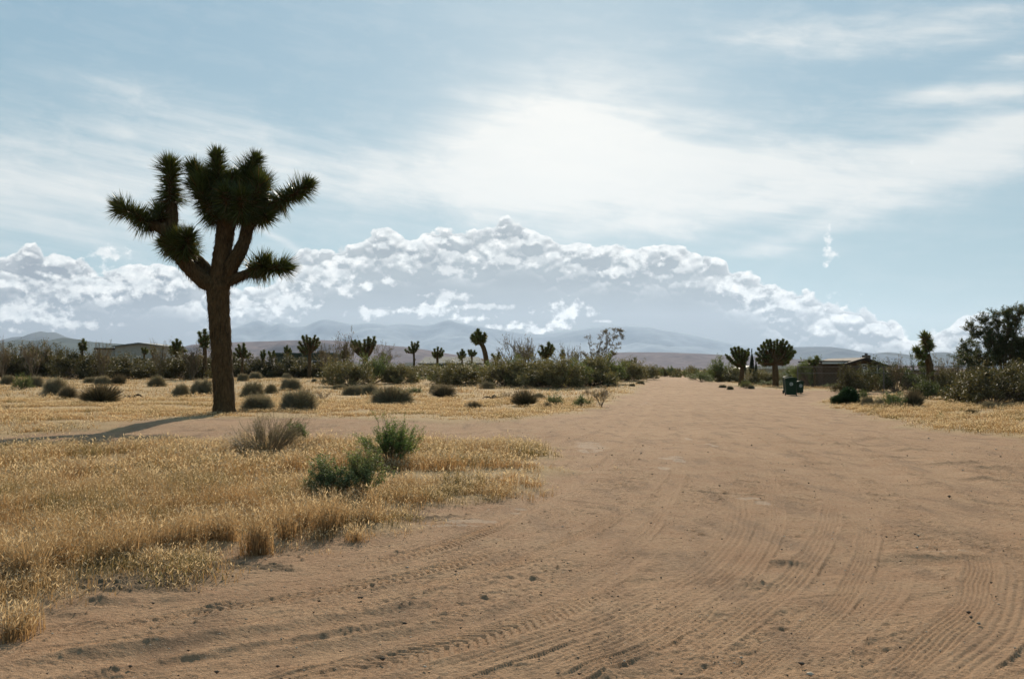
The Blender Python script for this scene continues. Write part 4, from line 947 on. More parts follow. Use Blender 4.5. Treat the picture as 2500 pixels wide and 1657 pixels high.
# ---------------------------------------------------------------- where each shrub stands
GS = 'grey sage bushes dotted over the field'
SAGE = [  # kind, column, foot row, top row, width, label
 ('sage', 19, 940, 916, 40, 'small grey bush cut by the left edge of the picture'),
 ('green', 56, 952, 914, 46, 'dark green leafy bush near the left edge, among grey ones'),
 ('sage', 88, 946, 918, 34, 'brownish small bush just right of the dark green leafy one'),
 ('sage', 134, 966, 922, 60, 'grey bush with a dark core, second clump from the left edge'),
 ('tuft', 166, 975, 940, 40, 'straggly twig bush at the right foot of the dark-cored grey bush'),
 ('twigs', 105, 973, 953, 36, 'low bare dead twigs left of the dark-cored grey bush'),
 ('twigs', 12, 1007, 984, 34, 'bare dead sprig alone in the grass at the left edge'),
 ('tuft', 246, 987, 938, 96, 'wide vase-shaped bush with pale wiry tips in the left field'),
 ('sage', 251, 941, 918, 38, 'round grey bush behind the vase-shaped one'),
 ('sage', 222, 936, 920, 38, 'flat brownish bush against the dark brush, behind the vase-shaped bush'),
 ('tuft', 290, 941, 913, 36, 'upright pale-topped bush right behind the vase-shaped one'),
 ('sage', 384, 945, 918, 44, 'single round grey bush in open grass, midway to the big tree'),
 ('sage', 443, 970, 938, 46, 'smaller of the two grey bushes close left of the big trunk'),
 ('sage', 493, 963, 926, 62, 'larger grey bush touching the left side of the big trunk'),
 ('sage', 594, 931, 912, 28, 'small dark bush close right of the big trunk, back row'),
 ('sage', 624, 926, 908, 32, 'low bush between small dark ones, back row right of the big trunk'),
 ('sage', 650, 917, 896, 50, 'wide low bush against the brown brush, back row'),
 ('sage', 700, 925, 911, 24, 'tiny bush in bare gold grass above the two large grey mounds'),
 ('sage', 711, 954, 923, 52, 'round grey-green mound, middle row right of the big trunk'),
 ('sage', 616, 971, 933, 62, 'upper mound of the pair right of the big trunk'),
 ('sage', 662, 962, 938, 34, 'small brown mound beside the upper mound of the pair'),
 ('sage', 630, 1006, 964, 78, 'lower mound of the pair right of the big trunk, near the track'),
 ('sage', 728, 1004, 952, 88, 'largest rounded grey-green mound near the track'),
 ('twigs', 786, 977, 952, 44, 'splayed dead twigs right of the largest rounded mound'),
 ('sage', 768, 934, 924, 16, 'tiny dark tuft alone in the pale grass before the brush'),
 ('sage', 829, 952, 938, 38, 'flat dark bush under the leafy brush'),
 ('sage', 862, 966, 941, 54, 'left half of the low double bush in front of the yellow-green brush'),
 ('sage', 899, 965, 938, 54, 'right darker half of the low double bush before the yellow-green brush'),
 ('sage', 957, 988, 944, 96, 'broad brownish rounded bush near the centre left'),
 ('green', 1020, 931, 914, 44, 'flat dark green bush under the slim candelabra Joshua tree'),
 ('green', 1012, 962, 944, 40, 'open weedy bush right of the broad brownish one'),
 ('sage', 1062, 962, 940, 30, 'small green-grey half of a double bush'),
 ('tuft', 1084, 972, 938, 58, 'pinkish-brown wiry half of a double bush'),
 ('tuft', 1156, 999, 980, 38, 'small reddish-brown tuft out in the pale grass'),
 ('sage', 1190, 950, 932, 36, 'pale grey mound at the foot of the hazy brush'),
 ('twigs', 1122, 958, 944, 16, 'tiny upright dead stump of twigs in the grass'),
 ('tuft', 1280, 993, 950, 66, 'pinkish dead vase-shaped bush in the hazy grass'),
 ('twigs', 1243, 975, 955, 50, 'spidery bare twigs left of the pinkish dead bush'),
 ('sage', 1314, 975, 960, 36, 'low flat grey bush behind the pinkish dead one'),
 ('green', 1354, 990, 963, 44, 'yellow-green bush in the hazy grass'),
 ('tuft', 1336, 998, 982, 20, 'small sprig at the left foot of the yellow-green bush'),
 ('green', 1420, 995, 964, 48, 'round green bush left of the tall thin twiggy one'),
 ('airy', 1468, 993, 944, 52, 'tall thin twiggy bush at the corner of track and road'),
 ('twigs', 1434, 966, 946, 50, 'bare brown twigs behind the round green bush'),
 ('sage', 1496, 945, 936, 30, 'low brown bush at the right foot of the left brush'),
 ('sage', 1563, 938, 930, 22, 'little dark cushion at the left edge of the far road'),
 ('sage', 1543, 944, 936, 18, 'little green cushion left of the far road, the nearer one'),
 ('sage', 1764, 946, 939, 18, 'small cushion on the right verge of the far road'),
 ('sage', 1783, 951, 942, 16, 'dark cushion on the right verge, nearer the bins'),
 ('green', 1821, 948, 928, 30, 'rounded green bush on the verge left of the bins'),
 ('sage', 1834, 949, 939, 16, 'small dark bush beside the rounded green one'),
 ('green', 1884, 944, 928, 66, 'low wide green bush just left of the bins'),
 ('green', 2030, 949, 936, 44, 'low green growth along the foot of the fence, left part'),
 ('sage', 2060, 950, 938, 32, 'pale arched bush at the foot of the fence'),
 ('green', 2092, 950, 934, 32, 'low dark growth right of the pale arched bush'),
 ('juniper', 2068, 989, 946, 74, 'dense dark green evergreen bush at the road edge right of the bins'),
 ('green', 2108, 976, 952, 26, 'thin lighter shoots at the right side of the dense evergreen bush'),
 ('sage', 2119, 995, 968, 34, 'dark round bush, first of the row right of the evergreen'),
 ('sage', 2145, 996, 974, 30, 'darkest small bush, second of the row right of the evergreen'),
 ('green', 2184, 996, 958, 76, 'wide olive bush, third of the row right of the evergreen'),
 ('tuft', 2231, 997, 950, 46, 'twiggy pale-topped bush ending the row right of the evergreen'),
 ('green', 2294, 1020, 1006, 20, 'tiny green sprout in the right verge grass'),
 ('tuft', 2371, 1014, 998, 32, 'pale yellow tuft in the right verge grass'),
 ('sage', 2414, 1000, 980, 40, 'round reddish-grey bush under the large right brush'),
 ('sage', 2368, 980, 958, 56, 'dark low bush before the fence on the right'),
]
for k, px, py, tp, w, lb in SAGE: shrub(k, px, py, tp, w, lb, group=GS if k == 'sage' else None)
BR = 'dark brush band behind the field'
BAND = [ # kind, column, foot row, top row, width, distance (None: from the foot row), label
 ('brush', 12, 917, 842, 110, None, 'dark brush at the very left edge of the band'),
 ('brush', 78, 908, 840, 110, None, 'dark brush under the left blue hills, second from the left edge'),
 ('brush', 140, 912, 844, 100, None, 'dark brush below the peak of the left blue hills'),
 ('brush', 200, 926, 850, 112, None, 'dark brush under the drooping Joshua top'),
 ('brush', 262, 914, 864, 96, None, 'dark brush before the left corner of the pale gabled house'),
 ('brush', 330, 926, 868, 120, None, 'dark brush before the middle of the pale gabled house'),
 ('brush', 400, 922, 864, 110, None, 'dark brush before the right corner of the pale gabled house'),
 ('brush', 462, 928, 856, 110, None, 'dark brush with bare lower stems left of the big trunk'),
 ('brush', 525, 922, 858, 100, None, 'dark brush hidden behind the big trunk'),
 ('brush', 592, 912, 862, 86, None, 'reddish-brown brush just right of the big trunk'),
 ('brush', 655, 905, 868, 90, None, 'brown brush before the left end of the dark green building'),
 ('brush', 720, 905, 866, 96, None, 'brown brush before the middle of the dark green building'),
 ('brush', 780, 916, 866, 100, None, 'brown brush before the right end of the dark green building'),
 ('brush', 848, 944, 872, 100, None, 'leggy olive brush whose stems fan out above the grass'),
 ('green', 908, 938, 868, 112, None, 'yellow-green leafy brush below the wide-armed Joshua tree'),
 ('brush', 975, 938, 886, 70, None, 'dark brown brush right of the yellow-green one'),
 ('brush', 1035, 918, 886, 90, None, 'low brush before the white trailer roof'),
 ('green', 1072, 938, 892, 60, None, 'small green brush before the grey roof'),
 ('brush', 1112, 942, 882, 120, None, 'brush on a short dark stem before the grey roof'),
 ('green', 1178, 938, 884, 100, None, 'olive brush around the foot of the tall leaning Joshua tree'),
 ('brush', 1232, 945, 880, 110, None, 'hazy brush right of the tall leaning Joshua tree'),
 ('green', 1262, 944, 876, 80, None, 'grey-green brush under the pink-brown plumes'),
 ('brush', 1306, 946, 878, 110, None, 'hazy brush below the three-knobbed Joshua tree'),
 ('brush', 1358, 948, 882, 110, None, 'hazy brown brush between the three-knobbed Joshua tree and the airy tree'),
 ('green', 1400, 946, 884, 90, None, 'pale green hazy brush left of the airy tree'),
 ('brush', 1440, 944, 872, 110, None, 'hazy brush at the foot of the airy tree'),
 ('green', 1484, 940, 874, 90, None, 'grey-green brush right of the airy tree'),
 ('brush', 1530, 930, 878, 80, None, 'brown brush near the right end of the left brush'),
 ('brush', 1570, 926, 892, 56, None, 'last brown brush before the far road'),
 ('green', 1712, 932, 908, 56, None, 'first low brush right of the far road'),
 ('green', 1756, 930, 872, 64, None, 'cone-shaped brush left of the fan-headed Joshua tree'),
 ('brush', 1800, 934, 896, 90, None, 'brush under the fan-headed Joshua tree'),
 ('brush', 1862, 940, 902, 80, None, 'brush left under the broadest Joshua crown'),
 ('green', 1935, 940, 894, 80, None, 'brush right behind the bins'),
 ('green', 1985, 946, 876, 96, None, 'olive brush left of the brown gabled house'),
 ('green', 2036, 944, 890, 86, None, 'olive brush inside the fence before the flat wing of the brown house'),
 ('brush', 2085, 944, 892, 80, 66, 'dull brush before the brown gabled wall'),
 ('green', 2140, 956, 886, 84, None, 'bright green brush before the right slope of the brown house'),
 ('green', 2188, 958, 884, 100, None, 'tall bright green brush left of the two-armed Joshua tree'),
 ('airy', 2190, 945, 868, 40, 64, 'thin green sapling rising behind the tall bright green brush'),
 ('green', 2236, 950, 880, 76, 70, 'dark green brush behind the two-armed Joshua tree'),
 ('green', 2262, 975, 922, 86, None, 'rounded green brush in front of the fence posts'),
 ('brush', 2312, 966, 908, 64, None, 'dark brush behind the middle fence posts'),
 ('airy', 2318, 945, 868, 70, 68, 'bare branching shrub between the brown block wall and the large tree'),
 ('brush', 2352, 962, 898, 90, None, 'dark brush at the left foot of the large tree'),
 ('brush', 2428, 989, 892, 170, None, 'large olive-brown brush with a leaning stem in front of the large tree'),
 ('brush', 2505, 982, 880, 120, None, 'large dark brush cut by the right edge of the picture'),
 ('airy', 1265, 938, 822, 80, 84, 'pink-brown bare plumes rising over the hazy brush'),
 ('airy', 1292, 938, 826, 60, 88, 'wispy plume right of the pink-brown one'),
 ('airy', 1395, 930, 842, 50, 90, 'wispy bare shrub left of the airy tree'),
 ('airy', 845, 915, 806, 46, 92, 'single tall wispy stem between the fan-shaped and wide-armed Joshua trees'),
 ('airy', 800, 915, 838, 60, 92, 'wispy shrub right of the fan-shaped Joshua tree'),
 ('airy', 935, 920, 838, 54, 92, 'wispy shrub right of the wide-armed Joshua tree'),
 ('airy', 470, 915, 838, 50, 92, 'wispy shrub between the dome-crowned and the three-knobbed Joshua trees'),
 ('airy', 390, 910, 828, 40, 95, 'thin wisp above the roof of the pale gabled house'),
 ('airy', 250, 912, 834, 40, 92, 'thin wisp left of the pale gabled house'),
 ('airy', 80, 910, 828, 60, 92, 'thin wisps over the brush below the left blue hills'),
 ('airy', 6, 910, 826, 40, 92, 'thin wisp at the left edge of the picture'),
]
for k, px, py, tp, w, ds, lb in BAND:
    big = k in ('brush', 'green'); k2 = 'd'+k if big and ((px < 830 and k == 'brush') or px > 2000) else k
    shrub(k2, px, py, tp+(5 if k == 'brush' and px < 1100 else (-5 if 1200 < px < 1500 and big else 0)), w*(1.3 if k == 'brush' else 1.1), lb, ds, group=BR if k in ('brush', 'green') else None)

# ---- the three shrubs in the near meadow
def meadow_shrub(kind, name, px, py, top, w, label, seed, stems_c, leaf_c, arms):
    """arms: (lean px, height fraction, fullness) of each leafy limb"""
    b = ground(px, py); k = b.y/F; H = up(b, top); g = np.random.default_rng(seed); rt = root(name, b, label, 'shrub')
    st = Acc(); fo = Acc()
    for lx, hf, full, rad in arms:
        q_ = 1.5 if kind == 'dry' else 1.2; hf *= q_; lx = lx*q_; rad *= .8; full = max(.6, full*.75)
        L = math.hypot(lx*k, H*hf); ax = norm(np.array([lx*k, g.normal(0, .15)*L, H*hf]))
        br = grow(g, int(8*full), rad, 4, .55, .52, (5, 4, 3), .30, .010, bend=.30)
        # turn the unit plant to lean along the arm
        z = np.array([0, 0, 1.0]); v = np.cross(z, ax); c = z@ax; K = np.array([[0, -v[2], v[1]], [v[2], 0, -v[0]], [-v[1], v[0], 0]]); Rm = np.eye(3)+K+K@K/(1+c)
        for A, B, r, lv in br:
            A = A@Rm.T*L; B = B@Rm.T*L
            tgt = st if lv < 2 else fo
            sticks(tgt, A, B, r*L*(.6 if lv < 2 else .45), r*L*.3, np.asarray(stems_c)*g.uniform(.7, 1.3))
            if lv >= 2 and kind != 'dry':
                P = np.concatenate([A+(B-A)*g.uniform(.1, 1.1, (len(A), 1)) for _ in range(5 if lv == 3 else 2)]); P = P+g.normal(0, .012, P.shape); n = len(P)
                flecks(fo, P, g.uniform(.006, .014, n), np.asarray(leaf_c)*1.5*g.uniform(.5, 1.6, (n, 1)), g)
            elif lv == 3:
                P = A+(B-A)*g.uniform(.2, 1.1, (len(A), 1)); m = g.random(len(P)) < .8; P = P[m]; n = len(P)
                flecks(fo, P, g.uniform(.005, .012, n), np.asarray(leaf_c)*g.uniform(.5, 1.6, (n, 1)), g)
    st.build('stems', M_TWIG, rt); fo.build('foliage', M_LEAF, rt); return rt
meadow_shrub('leaf', 'creosote_bush', 955, 1148, 1050, 110, 'bright green leafy bush with two upright arms in the near meadow', 11, [.15, .11, .07], [.10, .130, .038],
             [(-52, .95, 1.3, 30), (-20, .98, 1.0, 24), (18, 1.0, 2.2, 30), (48, .86, 1.6, 32), (30, .9, 1.5, 26), (-72, .62, .9, 24), (-36, .5, .7, 40)])
meadow_shrub('leaf', 'creosote_bush', 818, 1236, 1134, 90, 'blue-green feathery bush, denser left half of the front pair in the near meadow', 12, [.17, .13, .08], [.10, .115, .055],
             [(-40, .9, 1.6, 34), (-15, .95, 1.5, 30), (-52, .62, 1.0, 36), (20, .9, 1.3, 30)])
meadow_shrub('leaf', 'creosote_bush', 868, 1230, 1114, 90, 'thin green feathery bush, looser right half of the front pair in the near meadow', 13, [.20, .15, .09], [.12, .130, .055],
             [(-20, .80, 1.2, 30), (20, .85, 1.3, 26), (50, 1.0, .9, 24), (62, .7, .7, 26)])
meadow_shrub('dry', 'dead_shrub', 650, 1126, 1050, 190, 'wide dry twiggy bush in the near meadow, below the big tree', 14, [.28, .21, .13], [.25, .20, .11],
             [(-72, .62, 2.6, 42), (-30, .95, 3.4, 42), (10, .98, 3.0, 42), (45, .92, 2.4, 38), (80, .72, 1.8, 36), (-50, .4, 2.0, 50), (0, .45, 2.4, 50)])
meadow_shrub('leaf', 'creosote_bush', 724, 1090, 1042, 60, 'small green leafy shoot behind the right end of the wide dry twiggy bush', 15, [.13, .10, .07], [.075, .12, .035],
             [(-14, .9, 1.2, 30), (10, 1.0, 1.5, 34), (18, .6, 1.0, 40)])
meadow_shrub('dry', 'dead_shrub', 475, 1128, 1100, 50, 'little dead sprig in the meadow grass left of the wide dry bush', 16, [.17, .13, .09], [.14, .12, .08],
             [(-14, .9, .8, 36), (16, 1.0, .9, 36)])

# ---- trees
def leafy_tree(label, px, dist, limbs, rt_px, leafsz, nleaf, seed, leafc, spread, name='mesquite_tree'):
    """limbs: traces px,py from the foot outward; twigs and leaves grow along their outer half"""
    g = np.random.default_rng(seed); d = ray(px, 905); x = d[0]/d[1]*dist; b = Vector((x, dist, Hs(x, dist))); k = dist/F
    rt = root(name, b, label, 'tree'); wood = Acc(); fo = Acc()
    for tr in limbs:
        P = []; L0 = abs(tr[-1][0]-tr[0][0])*k; dyend = g.uniform(-1, 1)*max(L0*.8, 1.0)
        for i, (a, c) in enumerate(tr):
            q = ray(a, c); dy = dyend*i/(len(tr)-1); t = (dist+dy)/q[1]; P.append(np.array([q[0]*t-b.x, dy, max(-.2, CAMZ+q[2]*t-b.z)]))
        rad = [rt_px*k*(1-.85*i/(len(P)-1)) for i in range(len(P))]
        V, Q4, T3, Q, Rr = tube(P, rad, 7, 4, .04, seed); wood.add(V, Q4, T3, np.array([.12, .09, .065]))
        m = len(Q); n1 = int(nleaf[0]); idx = g.integers(int(m*.35), m, n1); A = Q[idx]
        D = norm(norm(Q[-1]-Q[0])*.6+g.normal(0, .6, (n1, 3))+[0, 0, .25]); L = spread*k*g.uniform(.5, 1.2, n1); B = A+D*L[:, None]
        sticks(wood, A, B, np.full(n1, .014), np.full(n1, .006), np.array([.12, .09, .065]))
        n2 = nleaf[1]; i2 = np.repeat(np.arange(n1), 4); A2 = A[i2]+(B-A)[i2]*g.uniform(.4, 1, (len(i2), 1)); B2 = A2+norm(D[i2]+g.normal(0, .5, (len(i2), 3)))*(L[i2]*.5)[:, None]
        sticks(fo, A2, B2, np.full(len(i2), .006), np.full(len(i2), .003), np.array([.12, .095, .06]))
        i3 = np.repeat(np.arange(len(i2)), n2); Pp = A2[i3]+(B2-A2)[i3]*g.uniform(.3, 1.1, (len(i3), 1))+g.normal(0, .05, (len(i3), 3))
        n = len(Pp); c = np.where(g.random((n, 1)) < .6, np.asarray(leafc[0])[None], np.asarray(leafc[1])[None])*g.uniform(.5, 1.5, (n, 1))
        flecks(fo, Pp, g.uniform(.5, 1.1, n)*leafsz, c, g)
    wood.build('trunk', M_TWIG, rt); fo.build('crown', M_LEAF, rt); return rt
leafy_tree('large open-crowned leafy tree at the right edge behind the fence', 2450, 66,
    [[(2452, 930), (2440, 890), (2405, 840), (2372, 812)], [(2452, 930), (2440, 880), (2418, 820), (2402, 790)], [(2454, 930), (2448, 870), (2438, 810), (2430, 780)],
     [(2455, 930), (2456, 870), (2460, 800), (2462, 768)], [(2456, 930), (2466, 870), (2482, 800), (2486, 768)], [(2456, 930), (2480, 880), (2510, 830), (2530, 790)],
     [(2450, 930), (2425, 895), (2390, 868), (2358, 850)], [(2450, 930), (2420, 905), (2385, 888), (2352, 872)], [(2448, 930), (2410, 915), (2380, 900), (2362, 885)],
     [(2455, 930), (2480, 895), (2505, 860), (2520, 830)], [(2453, 930), (2445, 895), (2440, 850), (2418, 835)], [(2456, 930), (2470, 895), (2476, 850), (2495, 850)],
     [(2456, 930), (2475, 900), (2500, 880), (2540, 865)], [(2453, 925), (2452, 890), (2450, 845), (2470, 820)]], 2.4, .046, (68, 28), 21,
    ([.060, .082, .035], [.12, .095, .05]), 22)
leafy_tree('airy half-bare tree with clumps of leaves rising from the hazy brush', 1455, 88,
    [[(1450, 930), (1448, 890), (1440, 850), (1436, 828)], [(1452, 930), (1455, 880), (1464, 845), (1472, 818)], [(1452, 930), (1462, 885), (1478, 850), (1490, 822)],
     [(1456, 930), (1475, 885), (1492, 862), (1508, 842)], [(1456, 930), (1476, 875), (1496, 836), (1504, 804)], [(1454, 930), (1470, 880), (1484, 840), (1478, 812)],
     [(1450, 930), (1446, 900), (1436, 880), (1428, 868)], [(1452, 930), (1458, 900), (1462, 872), (1458, 858)], [(1452, 930), (1466, 905), (1482, 884), (1496, 868)], [(1505, 812), (1510, 806), (1512, 812), (1516, 826)]],
    1.3, .042, (20, 14), 22, ([.12, .10, .055], [.19, .125, .09]), 11, 'desert_willow')
def cypress(label, px, dist, top, w, seed):
    g = np.random.default_rng(seed); d = ray(px, 905); x = d[0]/d[1]*dist; b = Vector((x, dist, Hs(x, dist))); H = up(b, top); r = w*dist/F*.5
    rt = root('cypress', b, label, 'tree', None); wd = Acc(); V, Q4, T3, Q, Rr = tube([(0, 0, -.2), (0, 0, H*.5), (0, 0, H*.9)], [.12, .08, .02], 7, 3); wd.add(V, Q4, T3, np.array([.10, .075, .05])); wd.build('trunk', M_TWIG, rt)
    n = 3000; z = g.uniform(.05, 1, n); a = g.uniform(0, 6.28, n); q = r*np.sin(np.clip(z*1.05+.1, 0, 1)**.75*math.pi)**.55*(.75+.35*vnoise(a*2, z*14, seed)); q = np.where(z > .97, .03, q)
    P = np.stack([np.cos(a)*q, np.sin(a)*q, z*H], -1); fo = Acc(); sticks(fo, P*[.4, .4, 1]-[0, 0, .12], P+[0, 0, .14], np.full(n, .06), np.full(n, .012), np.array([[.035, .05, .028]])*g.uniform(.6, 1.5, (n, 1)))
    fo.build('crown', M_LEAF, rt)
cypress('tall slim dark cypress left of the great domed Joshua crown', 1836, 96, 854, 13, 3)
cypress('shorter slim cypress right of the tall one', 1846, 100, 880, 9, 4)
cypress('shorter slim cypress left of the tall one', 1818, 100, 876, 9, 5)
cypress('low green cypress beside the two-armed Joshua tree', 2261, 72, 878, 12, 6)

# trees closing the far end of the road: each its own plant
FAR = [(1604, 893, 26, 'low dark tree at the far left of the road end'), (1622, 896, 22, 'small tree left of the road end, second'), (1636, 893, 22, 'pointed tree above the vanishing road'),
       (1654, 899, 24, 'low round tree at the vanishing road'), (1672, 902, 22, 'lowest tree at the vanishing road'), (1687, 893, 20, 'knobbed tree just right of the vanishing road'),
       (1700, 899, 20, 'small round tree right of the knobbed one'), (1718, 902, 26, 'low tree where the right brush begins'), (1737, 898, 26, 'tree before the cone-shaped brush, far back')]
for i, (px, tp, w, lb) in enumerate(FAR):
    o = shrub('brush' if i % 2 else 'green', px, 920, tp, w, lb, 190+i*4, group='far trees at the end of the road'); o.name = 'distant_tree'; o['category'] = 'tree'

# far-off scrub that reads as one mass
def far_scrub():
    g = np.random.default_rng(77); fo = Acc(); n = 900; Y = g.uniform(118, 420, n); Xx = Y*g.uniform(-.56, .56, n)
    keep = ~((np.abs(Xx-Y*.152) < 9) & (Y < 175)); keep &= ~((Xx > 20) & (Y < 130)); Xx, Y = Xx[keep], Y[keep]
    for x, y in zip(Xx, Y):
        h = g.uniform(.9, 2.3); w = h*g.uniform(.7, 1.2); m = int(g.uniform(130, 220)); a = g.uniform(0, 6.28, m); t = np.arccos(g.uniform(0, 1, m)); rr = g.uniform(.4, 1.05, m)
        P = np.stack([x+np.cos(a)*np.sin(t)*rr*w, y+np.sin(a)*np.sin(t)*rr*w, Hs(x, y)+np.cos(t)*rr*h*g.uniform(.7, 1.2, m)], -1)
        c = np.array([[.085, .085, .04]]) if g.random() < .6 else np.array([[.13, .11, .055]])
        flecks(fo, P, g.uniform(.10, .26, m), c*g.uniform(.6, 1.4, (m, 1)), g)
    o = fo.build('scrub', M_LEAF, None); o['kind'] = 'stuff'; o['label'] = 'distant olive scrub on the plain'; o['category'] = 'scrub'
far_scrub()

# ---------------------------------------------------------------- buildings, fence, bins
M_WALL_PALE = plain('pale wall paint', (.34, .33, .30), (.25, .24, .21), 3)
M_ROOF_PALE = plain('pale roof sheet', (.20, .21, .21), (.14, .15, .15), 5, .6)
M_WALL_GREEN = plain('dark green boards', (.045, .065, .05), (.03, .045, .035), 4)
M_ROOF_GREY = plain('grey shingles', (.14, .15, .145), (.11, .115, .11), 14, .9, stretch=(1, 1, 4))
M_WALL_BROWN = plain('brown stucco', (.10, .065, .04), (.07, .045, .028), 4, .9)
M_ROOF_DARK = plain('dark brown roof', (.045, .034, .028), (.03, .022, .018), 8, .8)
M_TRIM = plain('weathered white trim', (.62, .60, .55), (.45, .43, .39), 6, .6)
M_GLASS = plain('dark window', (.03, .035, .04), (.02, .02, .025), 2, .1)
M_BLOCK = plain('brown block wall', (.17, .12, .085), (.11, .08, .055), 10, .9)
M_METAL = plain('weathered steel', (.20, .18, .16), (.11, .09, .075), 12, .55, .6)
M_BIN = plain('dark green plastic', (.018, .040, .020), (.012, .028, .014), 5, .75)
M_DISC = plain('worn pale emblem', (.46, .50, .47), (.16, .20, .17), 34, .8)
M_RUBBER = plain('black rubber', (.02, .02, .02), (.012, .012, .012), 9, .8)

def place(px, dist): d = ray(px, 905); x = d[0]/d[1]*dist; return Vector((x, dist, Hs(x, dist)))
def xz(b, px, py): d = ray(px, py); t = b.y/d[1]; return d[0]*t-b.x, CAMZ+d[2]*t-b.z
def windows(rt, spots, y):
    for x, z, w, h in spots:
        f = MB()
        for a in ((x-w/2-.06, x-w/2, z-.06, z+h+.06), (x+w/2, x+w/2+.06, z-.06, z+h+.06), (x-w/2, x+w/2, z+h, z+h+.06), (x-w/2, x+w/2, z-.06, z)):
            f.box(a[0], a[1], y-.05, y+.02, a[2], a[3])
        o = f.build('window', M_TRIM, rt); p = MB(); p.box(x-w/2, x+w/2, y-.015, y+.01, z, z+h); p.build('pane', M_GLASS, o)

# pale gabled house far left
b = place(338, 150); rt = root('house', b, 'pale low-gabled house half hidden by brush left of the big tree', 'house')
x0, z0 = xz(b, 276, 846); x1, _ = xz(b, 403, 846); xr, zr = xz(b, 341, 839)
MB().prism([(x0+.3, -.2), (x1-.3, -.2), (x1-.3, z0-.02), (xr, zr-.05), (x0+.3, z0-.02)], -.0, 9).build('wall', M_WALL_PALE, rt)
MB().prism([(x0, z0-.05), (xr, zr), (x1, z0-.05), (x1, z0+.12), (xr, zr+.18), (x0, z0+.12)], -.5, 9.4).build('roof', M_ROOF_PALE, rt)
windows(rt, [(x0+1.6, 1.9, 1.2, .8), (xr, 1.9, 1.6, .8), (x1-1.7, 1.9, 1.0, .8)], 0)
b = place(259, 152); rt = root('shed', b, 'low dark-roofed shed at the left end of the pale gabled house', 'shed')
MB().box(-1.6, 1.3, 0, 3, -.2, xz(b, 250, 853)[1]).build('wall', M_WALL_PALE, rt); MB().box(-1.8, 1.5, -.3, 3.3, xz(b, 250, 853)[1]+.003, xz(b, 250, 849)[1]).build('roof', M_ROOF_DARK, rt)
# dark green flat building
b = place(742, 130); rt = root('outbuilding', b, 'long flat dark green building behind the brush right of the big tree', 'building')
x0, zt = xz(b, 669, 861); x1, zt2 = xz(b, 815, 862.5)
MB().box(x0+.1, x1-.1, 0, 6, -.3, zt-.25).build('wall', M_WALL_GREEN, rt); MB().box(x0-.1, x1+.1, -.3, 6.3, zt-.247, zt).build('roof', plain('green roof edge', (.05, .075, .06), (.03, .05, .04), 6), rt)
xa, za = xz(b, 779, 859); MB().box(xa-.5, xa+.5, 1, 2, zt+.003, za+.15).build('roof_vent', M_METAL, rt)
windows(rt, [(x0+2.0, 1.3, 1.2, .8), (x1-2.2, 1.3, 1.2, .8)], 0)
# grey-roofed house
b = place(1098, 140); rt = root('house', b, 'long grey-roofed house behind the brush near the leaning Joshua tree', 'house')
xa, zr = xz(b, 1032, 871.5); xb, _ = xz(b, 1166, 872); xl, ze = xz(b, 1021, 886); xr_, _ = xz(b, 1177, 886)
MB().box(xl+.5, xr_-.5, .5, 8.5, -.3, ze+.02).build('wall', plain('tan stucco', (.24, .20, .155), None, 4), rt)
V = [(xl, 0, ze), (xr_, 0, ze), (xr_, 9, ze), (xl, 9, ze), (xa, 4.5, zr+.1), (xb, 4.5, zr+.1), (xl, 0, ze-.2), (xr_, 0, ze-.2), (xr_, 9, ze-.2), (xl, 9, ze-.2)]
MB().add(V, [(0, 1, 5, 4), (1, 2, 5), (2, 3, 4, 5), (3, 0, 4), (6, 7, 1, 0), (7, 8, 2, 1), (8, 9, 3, 2), (9, 6, 0, 3), (9, 8, 7, 6)]).build('roof', M_ROOF_GREY, rt)
windows(rt, [(xl+3, 1.0, 1.3, .9), (xr_-3, 1.0, 1.3, .9)], .5)
b = place(999, 150); rt = root('trailer', b, 'low white trailer showing as a bright strip left of the grey-roofed house', 'trailer')
_, zt = xz(b, 999, 886); _, zb = xz(b, 999, 889.5)
MB().box(-.62, .62, 0, 2.2, .45, zt-.02).build('body', M_TRIM, rt, .05)
MB().box(-.66, .66, -.04, 2.24, zt-.017, zt+.05).build('roof', M_TRIM, rt)
for sx in (-.5, .5): MB().cyl((sx-.08, .4, .3), (sx+.08, .4, .3), .3, 14).build('wheel', M_RUBBER, rt)
b = place(1873, 130); rt = root('house', b, 'pale roofed house glimpsed through the domed Joshua crown', 'house')
MB().box(-2.8, 2.8, 0, 6, -.3, xz(b, 1873, 899)[1]).build('wall', M_WALL_PALE, rt)
MB().prism([(-3.3, xz(b, 1873, 900)[1]), (3.3, xz(b, 1873, 900)[1]), (2.4, xz(b, 1873, 893)[1]), (-2.4, xz(b, 1873, 893)[1])], -.4, 6.4).build('roof', M_TRIM, rt)
# brown gabled house on the right
b = place(2090, 84); rt = root('house', b, 'brown gabled house with square chimney behind the right fence', 'house')
ax, azz = xz(b, 2108.5, 872.5); lx, lz = xz(b, 2059, 887); rx, rz = xz(b, 2172, 893.5); wx, wz = xz(b, 2013, 882)
MB().prism([(lx+.3, -.4), (rx-.3, -.4), (rx-.3, rz-.12), (ax, azz-.22), (lx+.3, lz-.12)], 0, 9).build('wall', M_WALL_BROWN, rt)
MB().prism([(lx, lz-.16), (ax, azz-.18), (rx, rz-.16), (rx, rz), (ax, azz), (lx, lz)], -.5, 9.5).build('roof', M_ROOF_DARK, rt)
MB().box(wx, lx+.4, .6, 7, -.4, wz-.20).build('wing_wall', M_WALL_BROWN, rt)
MB().box(wx-.1, lx+.9, .2, 7.4, wz-.05, wz+.06).build('wing_roof', M_ROOF_DARK, rt)
MB().box(wx-.12, lx+.6, .12, .30, wz-.20, wz-.053).build('fascia', M_TRIM, rt)
